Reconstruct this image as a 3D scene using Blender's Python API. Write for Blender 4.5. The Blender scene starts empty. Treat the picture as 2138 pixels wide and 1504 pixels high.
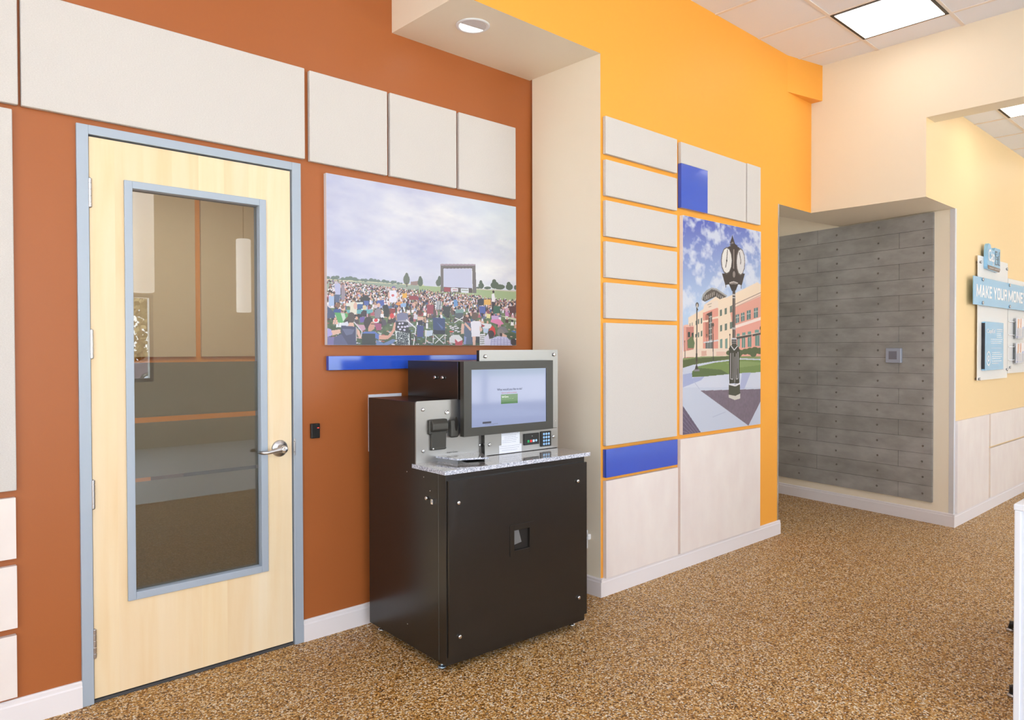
import bpy, bmesh, math, random
import numpy as np
from mathutils import Vector, Matrix

# ------------------------------------------------------------------ scene, camera, light
scene = bpy.context.scene
COL = scene.collection
S = 1.125                       # every length below is in wall units of 1.125 m
PI = math.pi

def setup_camera():
    f, yaw, pitch, roll, h, d = 1526.41, 0.7477, -0.01438, -0.00257, 1.3375, 3.0993
    cy, sy = math.cos(yaw), math.sin(yaw)
    fw = Vector((sy * math.cos(pitch), cy * math.cos(pitch), math.sin(pitch)))
    r = Vector((cy, -sy, 0)); u = r.cross(fw)
    r2 = r * math.cos(roll) + u * math.sin(roll); u2 = -r * math.sin(roll) + u * math.cos(roll)
    cam = bpy.data.objects.new('camera', bpy.data.cameras.new('camera')); COL.objects.link(cam)
    cam.matrix_world = Matrix(((r2.x, u2.x, -fw.x, 0), (r2.y, u2.y, -fw.y, -d * S),
                               (r2.z, u2.z, -fw.z, h * S), (0, 0, 0, 1)))
    cam.data.sensor_width = 36; cam.data.lens = 36 * f / 2138
    cam.data.clip_start = 0.05; cam.data.clip_end = 200
    scene.camera = cam
setup_camera()

scene.view_settings.view_transform = 'Standard'
scene.view_settings.look = 'None'
scene.view_settings.gamma = 1.0
scene.view_settings.use_curve_mapping = False
scene.view_settings.exposure = -0.40

w = bpy.data.worlds.new('daylight'); scene.world = w; w.use_nodes = True
wn = w.node_tree.nodes; bg = wn['Background']
bg.inputs['Color'].default_value = (0.84, 0.92, 1.0, 1); bg.inputs['Strength'].default_value = 8.3

def area_light(name, loc, rot, sx, sy, power, col, portal=False):
    L = bpy.data.lights.new(name, 'AREA'); L.shape = 'RECTANGLE'; L.size = sx * S; L.size_y = sy * S
    L.energy = power; L.color = col
    if portal: L.cycles.is_portal = True
    o = bpy.data.objects.new(name, L); COL.objects.link(o)
    o.location = Vector(loc) * S; o.rotation_euler = rot
    return o
# daylight falling in through the storefront glass behind the camera (y = -7.5) and the
# side windows (x = -3): portals only, they guide the sky light through the real openings
area_light('daylight_front_window', (-0.225, -7.44, 1.76), (PI/2, 0, 0), 4.2, 2.68, 1, (1, 1, 1), portal=True)
area_light('daylight_corner_window', (7.0, -7.44, 1.76), (PI/2, 0, 0), 3.0, 2.68, 1, (1, 1, 1), portal=True)
area_light('daylight_side_window', (-2.95, -4.5, 2.05), (0, -PI/2, 0), 2.1, 3.8, 1, (1, 1, 1), portal=True)
sun = bpy.data.lights.new('sun', 'SUN'); sun.energy = 40; sun.angle = 0.01; sun.color = (1.0, 0.96, 0.9)
so = bpy.data.objects.new('sun', sun); COL.objects.link(so); so.rotation_euler = (math.radians(-42), 0, math.radians(15))   # added so the pavement outside bounces light in onto the ceiling
CROWD=[('p','9aa79a',[(-0.001,0.382),(0.347,0.385),(0.459,0.389),(0.459,0.357),(-0.001,0.32)]),
('p','7d8a84',[(-0.001,0.387),(0.144,0.396),(0.347,0.392),(0.347,0.385),(0.144,0.384),(-0.001,0.381)]),
('l','d8d6b8',1.5,[(-0.001,0.381),(0.144,0.384),(0.347,0.385),(0.459,0.388)]),
('p','70807a',[(0.015,0.394),(0.014,0.39),(0.01,0.386),(0.006,0.384),(0.001,0.385),(-0.002,0.388),(-0.003,0.392),(-0.002,0.397),(0.001,0.4),(0.006,0.402),(0.01,0.401),(0.014,0.398)]),
('p','70807a',[(0.041,0.395),(0.039,0.389),(0.035,0.385),(0.029,0.382),(0.023,0.383),(0.019,0.387),(0.017,0.393),(0.019,0.398),(0.023,0.403),(0.029,0.405),(0.035,0.404),(0.039,0.4)]),
('p','70807a',[(0.055,0.4),(0.054,0.395),(0.05,0.391),(0.045,0.389),(0.04,0.39),(0.036,0.393),(0.034,0.398),(0.036,0.403),(0.04,0.407),(0.045,0.409),(0.05,0.408),(0.054,0.405)]),
('p','70807a',[(0.078,0.393),(0.077,0.389),(0.073,0.385),(0.069,0.383),(0.064,0.384),(0.061,0.387),(0.059,0.391),(0.061,0.396),(0.064,0.399),(0.069,0.401),(0.073,0.4),(0.077,0.397)]),
('p','70807a',[(0.102,0.397),(0.1,0.391),(0.096,0.387),(0.09,0.385),(0.084,0.386),(0.08,0.389),(0.078,0.395),(0.08,0.401),(0.084,0.405),(0.09,0.407),(0.096,0.406),(0.101,0.403)]),
('p','70807a',[(0.114,0.402),(0.113,0.397),(0.109,0.393),(0.103,0.391),(0.098,0.392),(0.094,0.395),(0.093,0.4),(0.094,0.405),(0.098,0.409),(0.104,0.411),(0.109,0.41),(0.113,0.407)]),
('p','70807a',[(0.135,0.397),(0.133,0.391),(0.129,0.386),(0.122,0.384),(0.116,0.385),(0.112,0.389),(0.11,0.394),(0.112,0.4),(0.116,0.405),(0.123,0.407),(0.129,0.406),(0.133,0.402)]),
('p','70807a',[(0.142,0.392),(0.141,0.388),(0.138,0.385),(0.133,0.384),(0.129,0.384),(0.126,0.387),(0.125,0.39),(0.126,0.394),(0.129,0.397),(0.133,0.399),(0.138,0.398),(0.141,0.396)]),
('p','70807a',[(0.168,0.394),(0.167,0.39),(0.163,0.386),(0.158,0.385),(0.153,0.385),(0.15,0.388),(0.149,0.393),(0.15,0.397),(0.153,0.401),(0.158,0.402),(0.163,0.402),(0.167,0.399)]),
('p','70807a',[(0.183,0.393),(0.182,0.388),(0.178,0.384),(0.172,0.382),(0.167,0.383),(0.163,0.386),(0.161,0.391),(0.163,0.396),(0.167,0.401),(0.172,0.403),(0.178,0.402),(0.182,0.398)]),
('p','70807a',[(0.209,0.398),(0.207,0.393),(0.203,0.389),(0.197,0.387),(0.192,0.388),(0.188,0.391),(0.186,0.396),(0.188,0.401),(0.192,0.406),(0.198,0.408),(0.203,0.407),(0.207,0.403)]),
('p','70807a',[(0.225,0.397),(0.223,0.393),(0.219,0.389),(0.214,0.387),(0.209,0.388),(0.206,0.391),(0.205,0.395),(0.206,0.4),(0.21,0.404),(0.215,0.405),(0.22,0.405),(0.223,0.402)]),
('p','70807a',[(0.242,0.395),(0.24,0.39),(0.237,0.387),(0.232,0.385),(0.227,0.386),(0.223,0.389),(0.222,0.393),(0.223,0.398),(0.227,0.402),(0.232,0.403),(0.237,0.402),(0.24,0.399)]),
('p','70807a',[(0.269,0.397),(0.268,0.391),(0.263,0.387),(0.258,0.385),(0.252,0.386),(0.248,0.389),(0.246,0.394),(0.248,0.4),(0.252,0.404),(0.258,0.406),(0.264,0.405),(0.268,0.402)]),
('p','70807a',[(0.285,0.394),(0.284,0.39),(0.28,0.386),(0.275,0.384),(0.27,0.385),(0.266,0.388),(0.265,0.392),(0.266,0.397),(0.27,0.401),(0.275,0.402),(0.28,0.402),(0.284,0.399)]),
('p','70807a',[(0.314,0.394),(0.312,0.389),(0.308,0.384),(0.302,0.383),(0.296,0.383),(0.291,0.387),(0.29,0.392),(0.291,0.397),(0.296,0.402),(0.302,0.404),(0.308,0.403),(0.312,0.399)]),
('p','70807a',[(0.321,0.398),(0.32,0.394),(0.317,0.391),(0.314,0.39),(0.31,0.391),(0.307,0.393),(0.306,0.396),(0.307,0.4),(0.31,0.402),(0.314,0.403),(0.317,0.403),(0.32,0.401)]),
('p','70807a',[(0.337,0.39),(0.336,0.385),(0.333,0.382),(0.328,0.381),(0.324,0.381),(0.321,0.384),(0.319,0.388),(0.321,0.392),(0.324,0.395),(0.328,0.397),(0.333,0.396),(0.336,0.393)]),
('p','70807a',[(0.35,0.39),(0.349,0.387),(0.347,0.385),(0.343,0.384),(0.34,0.384),(0.338,0.386),(0.337,0.389),(0.338,0.392),(0.341,0.394),(0.344,0.395),(0.347,0.394),(0.349,0.392)]),
('p','6c7568',[(0.386,0.417),(0.384,0.4),(0.378,0.388),(0.369,0.383),(0.361,0.386),(0.355,0.398),(0.353,0.414),(0.355,0.43),(0.361,0.443),(0.37,0.448),(0.378,0.444),(0.384,0.433)]),
('p','6c7568',[(0.38,0.441),(0.378,0.432),(0.375,0.424),(0.37,0.421),(0.366,0.423),(0.362,0.43),(0.361,0.439),(0.363,0.449),(0.366,0.456),(0.37,0.46),(0.375,0.457),(0.378,0.451)]),
('p','6c7568',[(0.453,0.416),(0.452,0.404),(0.447,0.395),(0.441,0.391),(0.434,0.394),(0.43,0.402),(0.428,0.413),(0.43,0.425),(0.435,0.434),(0.441,0.438),(0.447,0.435),(0.452,0.427)]),
('l','5d5148',2,[(0.37,0.396),(0.371,0.37)]),
('p','9a8480',[(0.391,0.404),(0.427,0.413),(0.439,0.387),(0.391,0.383)]),
('p','a3b78a',[(0.434,0.383),(0.546,0.386),(0.749,0.385),(1.0,0.397),(1.0,0.314),(0.433,0.317)]),
('p','5f6c5e',[(0.551,0.413),(0.549,0.401),(0.544,0.391),(0.536,0.388),(0.529,0.39),(0.524,0.398),(0.522,0.41),(0.524,0.422),(0.529,0.431),(0.537,0.435),(0.544,0.433),(0.549,0.425)]),
('p','5f6c5e',[(0.55,0.437),(0.549,0.425),(0.546,0.417),(0.541,0.414),(0.537,0.416),(0.534,0.424),(0.533,0.435),(0.534,0.446),(0.538,0.454),(0.542,0.458),(0.546,0.455),(0.549,0.447)]),
('p','5b6a5a',[(0.798,0.414),(0.795,0.404),(0.789,0.395),(0.78,0.392),(0.771,0.394),(0.765,0.401),(0.763,0.411),(0.765,0.422),(0.772,0.43),(0.78,0.434),(0.789,0.432),(0.795,0.424)]),
('p','5b6a5a',[(0.788,0.434),(0.786,0.425),(0.783,0.418),(0.778,0.415),(0.774,0.417),(0.771,0.423),(0.769,0.433),(0.771,0.442),(0.774,0.449),(0.778,0.452),(0.783,0.45),(0.786,0.444)]),
('p','5b6a5a',[(0.89,0.426),(0.886,0.413),(0.877,0.403),(0.863,0.399),(0.85,0.401),(0.841,0.409),(0.837,0.422),(0.841,0.435),(0.85,0.445),(0.863,0.45),(0.877,0.447),(0.886,0.439)]),
('p','5b6a5a',[(0.873,0.448),(0.871,0.439),(0.866,0.431),(0.86,0.428),(0.853,0.43),(0.848,0.437),(0.847,0.446),(0.848,0.456),(0.853,0.463),(0.86,0.466),(0.866,0.464),(0.871,0.458)]),
('p','5b6a5a',[(0.928,0.417),(0.923,0.407),(0.911,0.399),(0.894,0.395),(0.877,0.396),(0.864,0.402),(0.86,0.411),(0.864,0.421),(0.877,0.429),(0.894,0.433),(0.911,0.432),(0.923,0.426)]),
('p','5b6a5a',[(0.979,0.421),(0.976,0.409),(0.967,0.4),(0.955,0.395),(0.944,0.398),(0.935,0.406),(0.932,0.417),(0.935,0.429),(0.944,0.439),(0.955,0.443),(0.967,0.441),(0.976,0.433)]),
('p','5b6a5a',[(0.965,0.44),(0.963,0.431),(0.958,0.424),(0.951,0.421),(0.945,0.423),(0.94,0.429),(0.938,0.437),(0.94,0.446),(0.945,0.453),(0.951,0.456),(0.958,0.454),(0.963,0.448)]),
('p','5b6a5a',[(1.004,0.419),(1.003,0.41),(0.999,0.403),(0.994,0.401),(0.99,0.403),(0.986,0.409),(0.985,0.417),(0.986,0.426),(0.99,0.433),(0.995,0.436),(1.0,0.434),(1.003,0.428)]),
('p','5b6a5a',[(0.841,0.403),(0.838,0.398),(0.83,0.394),(0.819,0.392),(0.808,0.392),(0.799,0.395),(0.797,0.399),(0.8,0.404),(0.808,0.408),(0.819,0.411),(0.83,0.41),(0.838,0.408)]),
('p','5b6a5a',[(0.771,0.397),(0.77,0.393),(0.766,0.39),(0.76,0.389),(0.755,0.389),(0.751,0.392),(0.749,0.395),(0.751,0.399),(0.755,0.402),(0.76,0.404),(0.766,0.403),(0.77,0.401)]),
('p','5b6a5a',[(0.454,0.404),(0.452,0.392),(0.447,0.383),(0.44,0.379),(0.433,0.382),(0.428,0.39),(0.426,0.401),(0.428,0.413),(0.433,0.422),(0.44,0.426),(0.447,0.424),(0.452,0.415)]),
('p','5b6a5a',[(0.448,0.431),(0.447,0.423),(0.444,0.417),(0.44,0.414),(0.436,0.416),(0.433,0.421),(0.432,0.429),(0.433,0.437),(0.436,0.443),(0.44,0.445),(0.444,0.444),(0.447,0.438)]),
('l','c9c4b4',2,[(0.753,0.387),(1.0,0.392)]),
('p','75706f',[(0.548,0.536),(0.746,0.558),(0.752,0.36),(0.73,0.357),(0.727,0.53),(0.564,0.511),(0.565,0.354),(0.549,0.355)]),
('p','a596a6',[(0.548,0.536),(0.746,0.558),(0.747,0.547),(0.547,0.525)]),
('l','5a4f4d',1.5,[(0.563,0.51),(0.727,0.53)]),
('p','c8cce6',[(0.565,0.508),(0.724,0.524),(0.727,0.391),(0.565,0.386)]),
('p','5d5350',[(0.565,0.386),(0.727,0.391),(0.728,0.359),(0.565,0.352)]),
('p','a04f58',[(0.566,0.383),(0.601,0.385),(0.603,0.356),(0.567,0.356)]),
('p','e0dfe8',[(0.604,0.383),(0.646,0.385),(0.646,0.361),(0.605,0.359)]),
('p','dfe4ee',[(0.661,0.384),(0.707,0.386),(0.707,0.355),(0.662,0.356)]),
('l','b06070',1,[(0.615,0.372),(0.641,0.373)]),
('l','7a8a70',1,[(0.666,0.372),(0.703,0.372)]),
('crowd',),
('p','b9bde0',[(0.032,0.362),(0.047,0.369),(0.059,0.357),(0.06,0.311),(0.055,0.264),(0.039,0.26),(0.034,0.33)]),
('p','c8c0d0',[(0.048,0.367),(0.047,0.363),(0.044,0.359),(0.041,0.358),(0.037,0.358),(0.034,0.361),(0.033,0.366),(0.034,0.37),(0.037,0.374),(0.041,0.375),(0.044,0.374),(0.047,0.371)]),
('p','9a8f9c',[(0.063,0.354),(0.075,0.359),(0.08,0.313),(0.077,0.266),(0.063,0.265)]),
('p','8a6a64',[(0.072,0.364),(0.072,0.36),(0.07,0.357),(0.067,0.356),(0.064,0.357),(0.063,0.359),(0.062,0.363),(0.063,0.367),(0.065,0.369),(0.067,0.371),(0.07,0.37),(0.072,0.367)]),
('p','5a6888',[(0.033,0.298),(0.058,0.297),(0.052,0.253),(0.034,0.249)]),
('p','a9bfe6',[(0.007,0.286),(0.031,0.288),(0.032,0.231),(0.008,0.228)]),
('p','e0b8a8',[(0.03,0.295),(0.029,0.29),(0.027,0.286),(0.023,0.284),(0.02,0.285),(0.018,0.289),(0.017,0.294),(0.018,0.299),(0.02,0.302),(0.023,0.304),(0.027,0.303),(0.029,0.299)]),
('p','3c3f3c',[(0.15,0.285),(0.172,0.305),(0.191,0.288),(0.188,0.247),(0.144,0.259)]),
('p','5468b0',[(0.163,0.268),(0.186,0.269),(0.186,0.244),(0.165,0.24)]),
('p','5468b0',[(0.223,0.272),(0.257,0.281),(0.26,0.244),(0.225,0.242)]),
('p','e6e6f4',[(0.284,0.34),(0.316,0.344),(0.327,0.301),(0.318,0.27),(0.286,0.266),(0.279,0.305)]),
('p','7466ac',[(0.315,0.361),(0.314,0.356),(0.31,0.353),(0.306,0.351),(0.301,0.352),(0.298,0.355),(0.297,0.36),(0.298,0.364),(0.302,0.368),(0.306,0.369),(0.31,0.369),(0.314,0.365)]),
('p','e0b8a8',[(0.314,0.351),(0.313,0.347),(0.31,0.343),(0.306,0.342),(0.302,0.343),(0.299,0.346),(0.298,0.35),(0.299,0.355),(0.302,0.358),(0.306,0.36),(0.31,0.359),(0.313,0.356)]),
('p','cf6a72',[(0.308,0.311),(0.307,0.307),(0.305,0.304),(0.301,0.303),(0.298,0.303),(0.295,0.306),(0.294,0.31),(0.295,0.315),(0.298,0.318),(0.301,0.319),(0.305,0.318),(0.308,0.315)]),
('l','e0b8a8',3,[(0.282,0.328),(0.28,0.302),(0.288,0.295)]),
('l','e0b8a8',3,[(0.324,0.331),(0.328,0.313),(0.319,0.295)]),
('p','e9b24c',[(0.349,0.326),(0.372,0.331),(0.37,0.299),(0.348,0.299)]),
('p','9a4850',[(0.383,0.317),(0.429,0.316),(0.432,0.289),(0.383,0.29)]),
('p','e0e4e0',[(0.081,0.248),(0.103,0.253),(0.16,0.26),(0.159,0.249),(0.084,0.23)]),
('p','46689a',[(0.131,0.246),(0.16,0.248),(0.159,0.22),(0.133,0.217)]),
('p','6fb2bc',[(0.084,0.209),(0.205,0.219),(0.204,0.2),(0.171,0.188),(0.089,0.191)]),
('p','e3dfcf',[(0.103,0.257),(0.125,0.26),(0.133,0.23),(0.13,0.186),(0.1,0.192)]),
('p','4e433f',[(0.128,0.276),(0.127,0.271),(0.124,0.267),(0.12,0.266),(0.116,0.267),(0.113,0.27),(0.112,0.275),(0.113,0.28),(0.116,0.284),(0.12,0.286),(0.124,0.285),(0.127,0.281)]),
('p','e0b8a8',[(0.133,0.237),(0.132,0.226),(0.129,0.218),(0.124,0.215),(0.12,0.217),(0.117,0.225),(0.116,0.236),(0.118,0.247),(0.121,0.255),(0.125,0.258),(0.129,0.255),(0.132,0.248)]),
('p','3f5a96',[(0.028,0.209),(0.06,0.215),(0.06,0.19),(0.028,0.192)]),
('p','8a6a58',[(0.058,0.234),(0.057,0.227),(0.053,0.221),(0.048,0.219),(0.043,0.22),(0.039,0.226),(0.038,0.233),(0.039,0.241),(0.043,0.246),(0.048,0.249),(0.053,0.247),(0.057,0.242)]),
('p','e0b8a8',[(0.08,0.219),(0.079,0.211),(0.075,0.205),(0.07,0.203),(0.066,0.205),(0.062,0.21),(0.061,0.218),(0.062,0.226),(0.066,0.233),(0.071,0.235),(0.075,0.233),(0.079,0.227)]),
('p','8a6a58',[(0.077,0.226),(0.076,0.221),(0.072,0.217),(0.068,0.215),(0.063,0.216),(0.06,0.22),(0.059,0.225),(0.06,0.231),(0.063,0.235),(0.068,0.237),(0.072,0.235),(0.076,0.232)]),
('p','d8c8a0',[(0.175,0.228),(0.174,0.221),(0.17,0.215),(0.166,0.213),(0.161,0.215),(0.158,0.22),(0.157,0.227),(0.158,0.235),(0.162,0.24),(0.166,0.242),(0.17,0.241),(0.174,0.236)]),
('p','3f3a40',[(0.149,0.194),(0.16,0.213),(0.177,0.21),(0.177,0.17),(0.155,0.176)]),
('p','6e5ca8',[(0.143,0.168),(0.168,0.173),(0.166,0.14),(0.146,0.136)]),
('p','8b8893',[(0.214,0.216),(0.237,0.228),(0.245,0.206),(0.237,0.168),(0.214,0.168)]),
('p','e0b8a8',[(0.241,0.247),(0.239,0.24),(0.236,0.235),(0.232,0.233),(0.228,0.235),(0.226,0.239),(0.224,0.246),(0.226,0.252),(0.229,0.257),(0.233,0.259),(0.237,0.258),(0.24,0.253)]),
('p','323836',[(0.254,0.248),(0.275,0.253),(0.283,0.216),(0.28,0.174),(0.257,0.177)]),
('p','8e3f3a',[(0.288,0.229),(0.313,0.228),(0.313,0.202),(0.288,0.199)]),
('p','dc4a4a',[(0.307,0.185),(0.306,0.177),(0.302,0.171),(0.296,0.168),(0.291,0.17),(0.287,0.176),(0.286,0.184),(0.287,0.192),(0.291,0.198),(0.296,0.2),(0.302,0.198),(0.306,0.193)]),
('p','e09a58',[(0.313,0.257),(0.325,0.271),(0.352,0.274),(0.331,0.248)]),
('p','8fb0dc',[(0.339,0.262),(0.367,0.268),(0.366,0.243),(0.34,0.241)]),
('p','62ad6a',[(0.032,0.192),(0.089,0.189),(0.092,0.173),(0.067,0.133),(0.049,0.132)]),
('p','cdd8cf',[(0.06,0.188),(0.076,0.19),(0.081,0.162),(0.07,0.14)]),
('l','8f9aa8',1,[(0.036,0.146),(0.03,0.114)]),
('l','8f9aa8',1,[(0.052,0.132),(0.049,0.111)]),
('p','4a5878',[(0.002,0.229),(0.033,0.188),(0.036,0.16),(0.002,0.155)]),
('p','d9dcea',[(0.059,0.125),(0.089,0.141),(0.097,0.116),(0.062,0.108)]),
('p','5a514c',[(0.123,0.166),(0.121,0.149),(0.115,0.137),(0.106,0.132),(0.098,0.136),(0.092,0.148),(0.09,0.164),(0.092,0.18),(0.098,0.193),(0.107,0.197),(0.115,0.193),(0.121,0.182)]),
('p','e0b8a8',[(0.097,0.134),(0.116,0.134),(0.119,0.109),(0.089,0.108)]),
('p','4a4f6c',[(0.061,0.116),(0.128,0.111),(0.128,-0.003),(0.027,-0.003),(0.03,0.046),(0.062,0.068)]),
('p','6a7090',[(0.065,0.097),(0.121,0.095),(0.11,0.066),(0.083,0.058)]),
('p','5d6184',[(0.028,0.046),(0.062,0.065),(0.094,-0.003),(0.025,-0.003)]),
('l','c8c6cc',1.5,[(0.128,0.109),(0.128,0.026)]),
('p','e0b8a8',[(0.132,0.102),(0.143,0.084),(0.151,0.048),(0.143,0.037),(0.132,0.066)]),
('l','d8d6de',1.6,[(0.119,0.138),(0.154,0.085),(0.151,0.052)]),
('p','c9a0b8',[(0.132,0.124),(0.165,0.123),(0.171,0.096),(0.154,0.085)]),
('p','a2587a',[(0.211,0.138),(0.245,0.132),(0.245,0.094),(0.222,0.09)]),
('p','dc4a4e',[(0.229,0.153),(0.228,0.148),(0.224,0.143),(0.219,0.142),(0.214,0.143),(0.211,0.147),(0.21,0.153),(0.211,0.158),(0.214,0.162),(0.219,0.164),(0.224,0.163),(0.228,0.159)]),
('p','54505c',[(0.245,0.161),(0.265,0.158),(0.271,0.129),(0.251,0.117)]),
('p','413a3a',[(0.206,0.138),(0.203,0.119),(0.195,0.105),(0.184,0.1),(0.173,0.105),(0.165,0.118),(0.162,0.136),(0.165,0.154),(0.173,0.168),(0.184,0.174),(0.195,0.169),(0.203,0.156)]),
('p','cf9c8c',[(0.199,0.145),(0.213,0.142),(0.212,0.101),(0.196,0.086),(0.182,0.085),(0.184,0.111)]),
('l','33302f',1.2,[(0.196,0.129),(0.213,0.129)]),
('p','5f7ac2',[(0.154,0.072),(0.168,0.083),(0.213,0.084),(0.236,0.064),(0.233,0.034),(0.219,0.042),(0.154,0.048)]),
('p','d9a594',[(0.233,0.062),(0.277,0.061),(0.298,0.096),(0.307,0.141),(0.315,0.145),(0.312,0.096),(0.291,0.054),(0.274,0.037),(0.232,0.034)]),
('p','3a4140',[(0.154,0.07),(0.216,0.071),(0.217,-0.003),(0.152,-0.003)]),
('p','7188b8',[(0.219,0.034),(0.256,0.012),(0.3,0.039),(0.315,0.032),(0.3,0.012),(0.262,-0.003),(0.221,-0.003)]),
('p','7d7fa0',[(0.319,0.195),(0.343,0.207),(0.376,0.201),(0.375,0.163),(0.322,0.153)]),
('p','a7a3b6',[(0.323,0.153),(0.373,0.163),(0.376,0.182),(0.382,0.151),(0.401,0.121),(0.345,0.108)]),
('p','34363c',[(0.316,0.149),(0.376,0.147),(0.382,0.075),(0.312,0.088)]),
('p','d5d0ea',[(0.34,0.137),(0.339,0.133),(0.337,0.131),(0.333,0.13),(0.33,0.131),(0.328,0.133),(0.328,0.136),(0.328,0.139),(0.331,0.142),(0.334,0.143),(0.337,0.142),(0.339,0.14)]),
('p','d5d0ea',[(0.355,0.139),(0.354,0.136),(0.352,0.133),(0.349,0.132),(0.346,0.133),(0.343,0.135),(0.343,0.139),(0.343,0.142),(0.346,0.144),(0.349,0.145),(0.352,0.145),(0.354,0.142)]),
('p','d5d0ea',[(0.333,0.115),(0.333,0.112),(0.33,0.11),(0.327,0.109),(0.324,0.11),(0.322,0.112),(0.321,0.115),(0.322,0.118),(0.324,0.121),(0.327,0.122),(0.33,0.121),(0.333,0.119)]),
('p','d5d0ea',[(0.352,0.116),(0.351,0.113),(0.349,0.11),(0.345,0.109),(0.342,0.11),(0.34,0.112),(0.339,0.116),(0.34,0.119),(0.342,0.121),(0.346,0.122),(0.349,0.121),(0.351,0.119)]),
('p','d5d0ea',[(0.367,0.116),(0.366,0.113),(0.364,0.111),(0.361,0.11),(0.358,0.111),(0.355,0.113),(0.355,0.116),(0.355,0.119),(0.358,0.122),(0.361,0.123),(0.364,0.122),(0.366,0.12)]),
('p','d5d0ea',[(0.342,0.1),(0.342,0.097),(0.339,0.095),(0.336,0.094),(0.333,0.095),(0.331,0.097),(0.33,0.1),(0.331,0.103),(0.333,0.106),(0.336,0.107),(0.339,0.106),(0.342,0.104)]),
('p','d5d0ea',[(0.364,0.097),(0.363,0.094),(0.361,0.091),(0.358,0.09),(0.355,0.091),(0.352,0.094),(0.351,0.097),(0.352,0.1),(0.355,0.103),(0.358,0.104),(0.361,0.103),(0.363,0.1)]),
('p','d5d0ea',[(0.379,0.121),(0.378,0.117),(0.376,0.115),(0.373,0.114),(0.37,0.115),(0.368,0.117),(0.367,0.12),(0.368,0.124),(0.37,0.126),(0.373,0.127),(0.376,0.126),(0.378,0.124)]),
('p','d8e0e2',[(0.311,0.092),(0.382,0.075),(0.385,-0.002),(0.321,-0.003)]),
('dots',[(0.311,0.092),(0.383,-0.002)]),
('l','2f3236',3,[(0.385,0.098),(0.391,-0.002)]),
('l','e5e5ea',2,[(0.367,0.162),(0.416,0.11),(0.403,-0.002)]),
('l','33353a',2,[(0.407,0.071),(0.425,-0.002)]),
('p','d9d2de',[(0.407,0.199),(0.426,0.196),(0.423,0.168),(0.404,0.168)]),
('p','6b4038',[(0.45,0.211),(0.449,0.202),(0.444,0.195),(0.438,0.192),(0.432,0.195),(0.428,0.201),(0.427,0.209),(0.428,0.218),(0.433,0.225),(0.439,0.227),(0.445,0.225),(0.449,0.219)]),
('p','e0b8a8',[(0.424,0.184),(0.454,0.185),(0.456,0.154),(0.426,0.153)]),
('p','49508a',[(0.421,0.13),(0.456,0.127),(0.455,0.056),(0.422,0.052)]),
('p','35353f',[(0.426,0.161),(0.451,0.162),(0.451,0.131),(0.426,0.13)]),
('p','a8a0dc',[(0.002,0.099),(0.017,0.092),(0.025,0.068),(0.015,0.053),(0.002,0.049)]),
('p','e0b8a8',[(0.017,0.085),(0.057,0.093),(0.059,0.072),(0.025,0.057)]),
('p','7a74a8',[(0.002,0.049),(0.03,0.046),(0.027,-0.003),(0.001,-0.003)]),
('p','9c4a58',[(0.474,0.263),(0.51,0.263),(0.508,0.205),(0.474,0.206)]),
('l','3c3436',1.5,[(0.474,0.206),(0.474,0.163)]),
('p','34414e',[(0.523,0.291),(0.553,0.291),(0.554,0.234),(0.523,0.232)]),
('l','e6ebf0',1.2,[(0.525,0.291),(0.524,0.234)]),
('l','e6ebf0',1.2,[(0.531,0.292),(0.531,0.234)]),
('l','e6ebf0',1.2,[(0.538,0.292),(0.538,0.235)]),
('l','e6ebf0',1.2,[(0.544,0.293),(0.545,0.235)]),
('l','e6ebf0',1.2,[(0.551,0.293),(0.551,0.235)]),
('p','3d4440',[(0.558,0.26),(0.601,0.26),(0.599,0.2),(0.569,0.188)]),
('p','6fb0b8',[(0.557,0.194),(0.579,0.175),(0.562,0.178)]),
('l','3a3d3c',1.5,[(0.603,0.2),(0.602,0.151)]),
('p','6c9ad2',[(0.62,0.306),(0.64,0.307),(0.644,0.267),(0.621,0.257)]),
('p','4e433f',[(0.635,0.315),(0.634,0.31),(0.631,0.307),(0.628,0.306),(0.625,0.307),(0.623,0.31),(0.622,0.314),(0.623,0.319),(0.625,0.322),(0.628,0.323),(0.631,0.322),(0.634,0.319)]),
('p','80a0a0',[(0.63,0.242),(0.678,0.244),(0.675,0.219),(0.63,0.215)]),
('p','59626a',[(0.626,0.217),(0.676,0.22),(0.671,0.187),(0.63,0.181)]),
('l','e6e6ea',1.4,[(0.623,0.152),(0.675,0.191)]),
('l','e6e6ea',1.4,[(0.626,0.185),(0.676,0.162)]),
('p','3a3f48',[(0.8,0.301),(0.797,0.288),(0.789,0.279),(0.778,0.275),(0.767,0.277),(0.759,0.286),(0.756,0.298),(0.759,0.311),(0.767,0.321),(0.778,0.325),(0.789,0.322),(0.797,0.314)]),
('p','e8b45c',[(0.797,0.319),(0.838,0.32),(0.837,0.282),(0.796,0.284)]),
('p','5668ac',[(0.767,0.272),(0.807,0.272),(0.807,0.226),(0.778,0.199),(0.771,0.224)]),
('p','3b3640',[(0.774,0.224),(0.796,0.223),(0.789,0.191)]),
('p','f0eef4',[(0.843,0.359),(0.859,0.366),(0.865,0.335),(0.863,0.305),(0.844,0.308)]),
('p','4a3a38',[(0.862,0.377),(0.861,0.372),(0.858,0.368),(0.855,0.367),(0.852,0.368),(0.849,0.371),(0.848,0.376),(0.849,0.381),(0.852,0.385),(0.855,0.387),(0.858,0.386),(0.861,0.382)]),
('p','3d3b42',[(0.844,0.306),(0.864,0.305),(0.859,0.258),(0.848,0.228)]),
('p','3f6a58',[(0.855,0.277),(0.895,0.279),(0.892,0.23),(0.855,0.22)]),
('l','4a6a5a',1.4,[(0.895,0.277),(0.899,0.222)]),
('p','c9a9d6',[(0.842,0.209),(0.886,0.21),(0.889,0.179),(0.844,0.173)]),
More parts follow.
